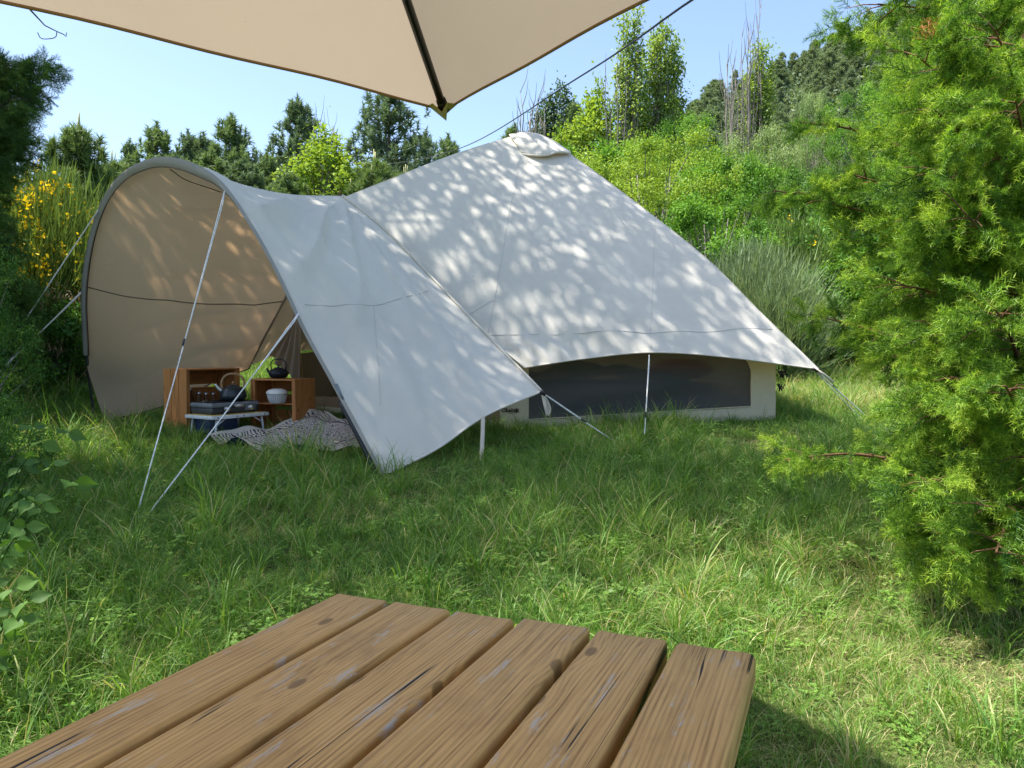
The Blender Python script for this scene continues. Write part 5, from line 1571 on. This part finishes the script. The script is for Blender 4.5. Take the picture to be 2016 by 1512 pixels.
# the rug and the crates press the grass down
rugp = [(-2.72, 6.52), (-2.05, 6.05), (-1.60, 5.86), (-1.36, 5.78), (-0.95, 6.4), (-0.85, 7.1), (-1.9, 7.4)]
keep &= ~(inside(rugp, x, y))
for c, n_, L_, W_ in ((cr1c, n1, .6, .34), (cr2c, n2, .48, .36)):
    e = np.array([-n_.y, n_.x]); q = np.c_[x - c.x, y - c.y]
    keep &= ~((np.abs(q @ e) < L_ / 2) & (np.abs(q @ np.array([n_.x, n_.y])) < W_ / 2))
pp = pp[keep]; x, y = pp[:, 0], pp[:, 1]; n = len(pp)
patch = np.sin(1.9 * x + 0.7 * y + 1) * np.sin(1.3 * y - 0.8 * x) + 0.5 * np.sin(4.1 * x + 2) * np.sin(3.7 * y) + 0.35 * np.sin(8.3 * x + 2.2 * y) * np.sin(7.1 * y - 3 * x)
dryp = (np.sin(1.1 * x + 2.2) * np.sin(1.6 * y + 0.4) + 0.6 * np.sin(3.1 * x - 1.7 * y)) * 0.6
u = gg.uniform(0, 1, n)
idx_ = np.where(u < 0.34, 0, np.where(u < 0.56, 1, np.where(u < 0.80, 2, np.where(u < 0.86, 3, np.where(u < 0.930, 4, np.where(u < 0.988, 5, 6))))))
dry = (dryp > 0.45) & (gg.uniform(0, 1, n) < 0.45)
idx_[dry] = 5
thin = (dryp > 0.62) & (gg.uniform(0, 1, n) < 0.30)
lush = (patch > 0.6) & (gg.uniform(0, 1, n) < 0.35)
idx_[lush] = np.where(gg.uniform(0, 1, lush.sum()) < 0.6, 1, 3)
idx_[(y > 8) & (idx_ == 4)] = 0
scl = pp[:, 2] * gg.uniform(0.7, 1.15, n) * (1 + 0.24 * patch) * np.where((x < -1.4) & (y < 6), 1.15, 1.0)
tallL = (x < -4.4) & (y > 6.5)
scl[tallL] *= 1.9
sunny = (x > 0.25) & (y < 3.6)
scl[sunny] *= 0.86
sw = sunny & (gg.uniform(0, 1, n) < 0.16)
idx_[sw] = 5  # extra straw tufts, also to brighten the sunlit corner through colour
scl = np.clip(scl, 0.35, 6)
eul = np.c_[gg.normal(0, 0.12, n), gg.normal(0, 0.12, n), gg.uniform(0, 6.283, n)]
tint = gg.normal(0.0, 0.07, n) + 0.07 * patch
sunlit_dry = sstep(0.0, 0.9, x - 0.25 * (y - 2.2)) * (1 - sstep(3.3, 4.6, y)) + sstep(2.7, 3.4, x) * sstep(7.3, 8.4, y)  # drier, yellower tint where the lawn is sunlit, part sunshine painted as colour
tint = tint + 0.20 * sunlit_dry * (1 + 0.8 * np.sin(5.3 * x + 1.7 * y) * np.sin(4.7 * y - x)) * np.where(idx_ == 4, 0.25, 1.0)
kk = ~thin
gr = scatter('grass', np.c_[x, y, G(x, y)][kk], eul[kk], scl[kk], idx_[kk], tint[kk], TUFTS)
tag(gr, 'uneven green meadow grass with dry tufts and clover', 'grass', kind='stuff')

# ---- juniper sprays
def spray(seed, L0=0.13, side=7, nl=0.026, nw=0.0028, mat='juniper', step=0.0075):
    g = np.random.default_rng(seed)
    C = []; D = []; T = []
    tw = MB()
    def twig(p, d, L_, tip):
        d = d / np.linalg.norm(d)
        q = p.copy(); n = max(4, int(L_ / step)); pts_ = [q.copy()]
        for k in range(n):
            d = unit(d + g.normal(0, 0.03, 3) + np.array([0, 0, -0.006]))
            q = q + d * L_ / n
            a = np.cross(d, [0.3, 0.2, 0.9]); a = a / np.linalg.norm(a); b = np.cross(d, a)
            ph = g.uniform(0, 6.28)
            for j in range(3):
                w_ = a * math.cos(ph + j * 2.094) + b * math.sin(ph + j * 2.094)
                C.append(q.copy()); D.append(unit(w_ * 0.9 + d * 0.75)); T.append(0.25 + 0.55 * k / n + tip)
            pts_.append(q.copy())
        tw.tube([pts_[0], pts_[len(pts_) // 2], pts_[-1]], [0.0014, 0.0011, 0.0005], 3, cap=False)
        return pts_, d
    main, dd = twig(np.zeros(3), np.array([1.0, 0, 0.05]), L0, 0.0)
    for k in range(side):
        i = int(len(main) * (0.12 + 0.75 * k / side))
        s = 1 if k % 2 else -1
        twig(main[i], np.array([0.75, s * 0.8, g.normal(-0.05, 0.25)]), L0 * g.uniform(0.30, 0.55) * (1.1 - 0.5 * k / side), 0.12)
    C = np.array(C); D = np.array(D); m = len(C)
    V, F = needles(C, D, nl * g.uniform(0.7, 1.15, m), np.full(m, nw), g)
    V2 = np.array([tuple(v) for v in tw.v]); F2 = []
    for f in tw.f:
        F2 += [(f[0], f[1], f[2]), (f[0], f[2], f[3])]
    V = np.vstack([V, V2]); F = np.vstack([F, np.array(F2) + m * 3])
    tint_ = np.r_[np.clip(np.array(T) + g.normal(0, 0.08, m), 0, 1), np.full(len(F2), 0.15)]
    return source('spray', fast_mesh('spray', V, F, M[mat], tint_))

def euler_from_dirs(D, roll, g):
    """rotation that takes +x to D with local z kept upward"""
    D = unit(D)
    yaw = np.arctan2(D[:, 1], D[:, 0]); pit = -np.arcsin(np.clip(D[:, 2], -1, 1))
    return np.c_[roll, pit, yaw]

def juniper(name, label, base, trunkpts, limbs, seed, mat, bark, cam_side=None, sp_scale=1.0, dens=1.0, group=None):
    """limbs: list of polylines (each a list of points); side branches and sprays grow along them"""
    g = np.random.default_rng(seed)
    t = thing(name, label, 'tree', base)
    wd = MB()
    wd.tube(crv(trunkpts, 14), list(np.linspace(0.075, 0.014, 14)), 8)
    pos = []; dirs = []; sc = []; ti = []
    for lb in limbs:
        fat = 1.0
        if isinstance(lb, tuple): lb, fat = lb
        c = crv(lb, 26)
        Lm = np.linalg.norm(np.diff(c, axis=0), axis=1).sum()
        wd.tube(c, list(np.linspace(0.006 + 0.008 * Lm, 0.003, 26)), 5, cap=False)
        ns = int(Lm / 0.036 * dens * (0.5 + 0.5 * fat))
        lift_ = g.uniform(-0.15, 0.15)
        for k in range(ns):
            f = 0.18 + 0.82 * (k + g.uniform(0, 1)) / ns
            i = min(int(f * 25), 24); p = c[i] + (c[i + 1] - c[i]) * g.uniform()
            td = unit(c[i + 1] - c[i])
            sd_ = unit(np.cross(td, [0, 0, 1]) + 1e-6)
            s = 1 if g.uniform() < 0.5 else -1
            bl_ = g.uniform(0.10, 0.32) * (1.15 - 0.70 * f) * sp_scale * fat + 0.03
            bd = unit(td * g.uniform(0.5, 1.0) + sd_ * s * g.uniform(0.5, 1.1) + np.array([0, 0, g.normal(0.08, 0.35)]))
            m = max(2, int(bl_ / 0.045))
            q = p.copy(); tone = g.normal(0, 0.19)
            prev = q.copy()
            for j in range(m):
                bd = unit(bd + np.array([0, 0, -0.10]) + g.normal(0, 0.10, 3))
                q = q + bd * bl_ / m
                for e in range(1 if j < m - 1 and g.uniform() < 0.6 else 2):
                    pos.append(q + g.normal(0, 0.012, 3))
                    dirs.append(unit(bd + g.normal(0, 0.45, 3) + np.array([0, 0, -0.12])))
                    sc.append(g.uniform(0.65, 1.15) * sp_scale); ti.append(tone + g.normal(0, 0.08) + (0.12 if j == m - 1 else -0.02))
            wd.tube([prev, (prev + q) / 2 + np.array([0, 0, 0.01]), q], [0.0035, 0.0025, 0.001], 4, cap=False)
    wd.build('trunk', M[bark], t)
    pos = np.array(pos); dirs = np.array(dirs)
    n = len(pos)
    eul = euler_from_dirs(dirs, g.uniform(0, 6.28, n), g)
    o = scatter('crown', pos - np.array(base), eul, np.array(sc), g.integers(0, 3, n), np.array(ti), [spray(seed * 10 + k, mat=mat) for k in range(3)], t)
    o['kind'] = 'stuff'
    return t, n

# right-hand juniper: trunk near the picture's edge, limbs aimed where the photograph shows them
JB = np.array([2.42, 3.55, Gz(2.42, 3.55)])
gj = np.random.default_rng(9)
limbs = []
tpts = [JB, JB + np.array([0.05, 0.05, 1.2]), JB + np.array([0.0, 0.1, 2.6]), JB + np.array([0.05, 0.1, 4.3])]
tc_ = crv(tpts, 40)
def limb_to(px, py, Y, zroot=None, sag=0.0, fat=1.0):
    if fat >= 0.6 and 1600 < px < 1900: px = px + 0.32 * (1900 - px)
    e = np.array(P(px, py, Y)); r0 = zroot if zroot is not None else max(JB[2] + 0.15, e[2] - 0.35 * np.hypot(*(e[:2] - JB[:2])) - 0.1)
    i = np.argmin(np.abs(tc_[:, 2] - r0)); s = tc_[i]
    m1 = s * 0.62 + e * 0.38 + np.array([0, 0, 0.05 - sag]); m2 = s * 0.28 + e * 0.72 + np.array([0, 0, 0.07 - sag])
    limbs.append(([s, m1, m2, e], fat))
for k_, a in enumerate([(1545, 905, 3.25, 0.55, 0, 0.6), (1790, 1000, 3.2, 0.45), (1800, 1050, 2.95, 0.42), (1790, 880, 3.1), (1745, 790, 3.3, None, 0, 0.8), (1725, 690, 3.5, None, 0, 0.8), (1640, 620, 3.7, None, 0, 0.6), (1715, 560, 3.2), (1650, 470, 3.6, None, 0, 0.4),
          (1790, 800, 2.85), (1850, 740, 2.75), (1900, 880, 2.7), (1780, 950, 2.75), (1960, 1000, 2.65), (1860, 1090, 2.8, 0.4), (1960, 1090, 2.6, 0.45),
          (1600, 395, 3.6, None, 0, 0.4), (1660, 330, 3.4, None, 0, 0.4), (1520, 375, 3.75, None, 0, 0.35), (1575, 240, 3.7, None, 0, 0.3), (1640, 70, 3.8, None, 0, 0.3), (1720, 370, 3.5, None, 0, 0.6), (1735, 160, 3.4), (1740, 30, 3.2), (1760, 110, 3.0), (1800, 210, 2.9), (1820, 330, 2.85),
          (1750, 420, 3.1), (1790, 480, 3.0), (1880, 560, 2.7), (1960, 610, 2.6), (1900, 420, 2.75), (1960, 300, 2.75), (1880, 130, 2.9), (1960, 60, 2.8), (1770, 300, 3.7), (1980, 760, 2.5),
          (1800, 640, 2.9), (1860, 20, 3.3), (1790, -60, 3.4), (1940, 480, 3.0), (1780, 560, 3.3), (1830, 960, 3.2), (1930, 800, 3.1), (1720, 700, 3.6), (2000, 200, 2.7), (2010, 900, 2.7)]):
    if k_ % 6 != 5: limb_to(*a)
for k in range(70):                                     # the sides the camera does not see
    f = gj.uniform(0.06, 0.97); z = JB[2] + 4.3 * f; a = gj.uniform(-1.3, 1.9) if k % 3 else gj.uniform(0, 6.28)
    if k % 3 == 0 and math.sin(a) < -0.3 and math.cos(a) < 0.3 and z < 2.9: continue
    L_ = (1.15 * (1 - f) ** 0.6 + 0.2) * gj.uniform(0.7, 1.1)
    s = tc_[min(39, int(f * 39))]
    e = s + np.array([math.cos(a) * L_, math.sin(a) * L_, gj.uniform(0.1, 0.45) * L_])
    limbs.append([s, s * 0.5 + e * 0.5 + np.array([0, 0, 0.06]), e])
jt, nj = juniper('juniper_tree', 'bright green prickly juniper at the right edge of the lawn', tuple(JB), tpts, limbs, 3, 'juniper', 'bark_red', sp_scale=1.0, dens=0.82)
print('juniper sprays', nj)
# the one dead brown twig high in it
bp_ = np.array(P(1832, 62, 2.9))
gb = np.random.default_rng(2); nn = 260
V, F = needles(bp_ + gb.normal(0, 0.022, (nn, 3)), rand_dir(gb, nn) + np.array([0, 0, -0.6]), np.full(nn, 0.03), np.full(nn, 0.003), gb)
link('dead_twig', fast_mesh('dead_twig', V - JB, F, M['brown_needle'], gb.uniform(0, 1, nn)), jt)

# darker juniper on the left, half outside the picture
LB = np.array([-6.35, 7.9, Gz(-6.35, 7.9)])
limbs = []
tpts = [LB, LB + np.array([0.1, 0, 1.5]), LB + np.array([0.0, 0.1, 3.0]), LB + np.array([0.1, 0.1, 4.6])]
tc_ = crv(tpts, 40); JB_keep = JB; JB = LB
for a in [(70, 130, 7.6), (95, 145, 7.4), (20, 125, 7.3), (0, 200, 7.0), (55, 245, 7.5), (40, 275, 7.4), (10, 260, 7.1), (-20, 320, 7.0), (-20, 120, 7.5), (30, 190, 7.2), (-20, 250, 6.9),
          (-30, 400, 7.0), (-20, 480, 6.9), (10, 560, 6.9), (10, 640, 6.8), (0, 700, 6.8), (20, 670, 7.0), (-20, 560, 6.7), (-10, 740, 6.7), (20, 600, 7.2)]:
    limb_to(*a)
for k in range(26):
    f = gj.uniform(0.1, 0.95); z = 4.6 * f; a = gj.uniform(0, 6.28); L_ = (1.1 * (1 - f) ** 0.6 + 0.2)
    s = tc_[min(39, int(f * 39))]; e = s + np.array([math.cos(a) * L_, math.sin(a) * L_, 0.25 * L_])
    if e[0] > -5.6: continue
    limbs.append([s, s * 0.5 + e * 0.5 + np.array([0, 0, 0.06]), e])
jl, nl_ = juniper('juniper_tree', 'dark feathery juniper at the left edge of the picture', tuple(LB), tpts, limbs, 4, 'juniper_dark', 'bark', sp_scale=1.35, dens=0.75)
JB = JB_keep

# ---- trees left of the picture whose crowns shade the lawn and the tent
def shade_tree(name, label, base, crown_c, rad, nclump, seed, per=120, leaf_l=0.075, zr=0.55):
    g = np.random.default_rng(seed)
    t = thing(name, label, 'tree', base)
    base = np.array(base); cc = np.array(crown_c)
    wd = MB()
    top_ = np.array([cc[0] * 0.75 + base[0] * 0.25, cc[1] * 0.75 + base[1] * 0.25, cc[2]])
    tr_ = crv([base + np.array([0, 0, -0.1]), base * 0.6 + top_ * 0.4 + np.array([-0.1, 0, 0]), top_], 20)
    wd.tube(tr_, list(np.linspace(0.16, 0.04, 20)), 10)
    C = []
    while len(C) < nclump:
        d = g.normal(0, 1, 3); d /= np.linalg.norm(d)
        r = g.uniform(0.25, 1) ** 0.5
        c = cc + d * r * np.array([rad, rad, rad * zr])
        C.append(c)
    C = np.array(C)
    for c in C:
        i = g.integers(9, 20)
        wd.tube([tr_[i], (tr_[i] + c) / 2 + np.array([0, 0, 0.12]), c], [0.03, 0.016, 0.004], 5, cap=False)
    n = len(C) * per
    off = g.normal(0, 1, (n, 3)) * np.array([0.42, 0.42, 0.17])
    Cc = np.repeat(C, per, 0) + off
    V, F = leaves(Cc, rand_dir(g, n), rand_dir(g, n) + np.array([0, 0, 1.0]), leaf_l * g.uniform(0.6, 1.3, n), leaf_l * 0.62 * g.uniform(0.6, 1.2, n))
    wd.build('trunk', M['bark'], t)
    link('crown', fast_mesh('crown', V - base, F, M['green'], g.uniform(0, 1, n)), t)
    return t
s1 = shade_tree('shade_tree', 'big leafy tree left of the tent whose branches hang over it', (-5.7, 6.3, Gz(-5.7, 6.3)), (-4.1, 6.6, 9.3), 3.9, 175, 5, per=250, leaf_l=0.115)
s2 = shade_tree('shade_tree', 'leafy tree left of the lawn nearest the camera', (-6.0, 2.3, Gz(-6.0, 2.3)), (-5.45, 3.1, 6.6), 2.2, 62, 6, per=230, leaf_l=0.085)
# a bare twig of the big tree that dips below the parasol edge
tw = MB()
a0 = P(60, 20, 6.1); a1 = P(112, 62, 6.1); a2 = P(108, 74, 6.1); a3 = P(82, 76, 6.1); a4 = P(74, 64, 6.1)
tw.tube([P(0, -60, 6.3), a0, P(88, 50, 6.1), a1], [0.016, 0.008, 0.005, 0.004], 5); tw.tube(crv([a1, a2, a3, a4], 12), 0.0035, 5); tw.tube([a1, P(126, 68, 6.1), P(130, 72, 6.1)], [0.004, 0.004, 0.002], 5)
tw.tube([P(130, 72, 6.1), P(131, 64, 6.1)], 0.003, 5)
tw.build('twig', M['bark'], s1)

# ---- leafy weeds along the left edge
def weed(label, root, stems, seed, leafL=0.06, group='leafy weeds along the left edge'):
    g = np.random.default_rng(seed)
    root = Vector(root)
    t = thing('leafy_weed', label, 'weed', root, 0.0, group)
    st = MB(); k = 0
    for end in stems:
        e = Vector(end); m = root.lerp(e, 0.6) + Vector((0, 0, 0.06))
        c = crv([root, m, e], 16)
        st.tube(c, list(np.linspace(0.0045, 0.0018, 16)), 5)
        for i in range(7, 16, 4):
            for s in (-1, 1):
                td = unit(c[min(i + 1, 15)] - c[i - 1]); sd_ = unit(np.cross(td, [0, 0, 1]))
                d = unit(td * (0.7 if i > 12 else 0.4) + sd_ * s * 0.9 + np.array([0, 0, g.normal(-0.45, 0.2)]))
                L_ = leafL * g.uniform(0.7, 1.15); W_ = L_ * 0.36
                lk_ = unit(np.array([0.15, -0.8, 0.7]) + g.normal(0, 0.35, 3)); nrm = unit(lk_ - d * (lk_ @ d)); sx = np.cross(d, nrm)
                p = c[i] + d * 0.012
                prof = [0.12, 0.78, 1.0, 0.82, 0.50, 0.22, 0.02]
                A = np.zeros((7, 5, 3))
                for a_, f in enumerate(np.linspace(0, 1, 7)):
                    for b_, q in enumerate((-1, -0.5, 0, 0.5, 1)):
                        A[a_, b_] = p + d * L_ * f + sx * q * W_ * prof[a_] + nrm * (0.10 * W_ * abs(q) * 2 - 0.22 * L_ * f * f + 0.008 * L_ * math.sin(9 * f + q * 4))
                me = MB().grid(A)
                o = me.build('leaf', M['weed'], t)
                at = o.data.attributes.new('tint', 'FLOAT', 'FACE'); at.data.foreach_set('value', np.full(len(o.data.polygons), g.uniform(0.2, 0.9), dtype=np.float32))
    st.build('stem', M['weed'], t)
    return t
def gr_(px, py, Y):
    p = P(px, py, Y); return Vector((p.x, p.y, Gz(p.x, p.y)))
weed('leafy weed with heart-shaped leaves at the left edge below the hoop', gr_(-40, 900, 3.7), [P(80, 870, 3.45), P(60, 840, 3.6), P(130, 850, 3.5)], 1, 0.09)
weed('leafy weed reaching over the dark grass, middle of the left edge', gr_(-60, 900, 3.1), [P(140, 950, 3.0), P(60, 985, 2.95), P(50, 900, 3.2), P(100, 920, 3.05)], 2, 0.09)
weed('low leafy weed at the left edge under the reaching one', gr_(-60, 1000, 2.7), [P(45, 1040, 2.6), P(20, 1070, 2.55), P(30, 1000, 2.7)], 3, 0.07)
weed('leafy weed lowest at the left edge, beside the table corner', gr_(-80, 1150, 2.25), [P(50, 1185, 2.15), P(20, 1160, 2.2), P(40, 1215, 2.1)], 4, 0.07)
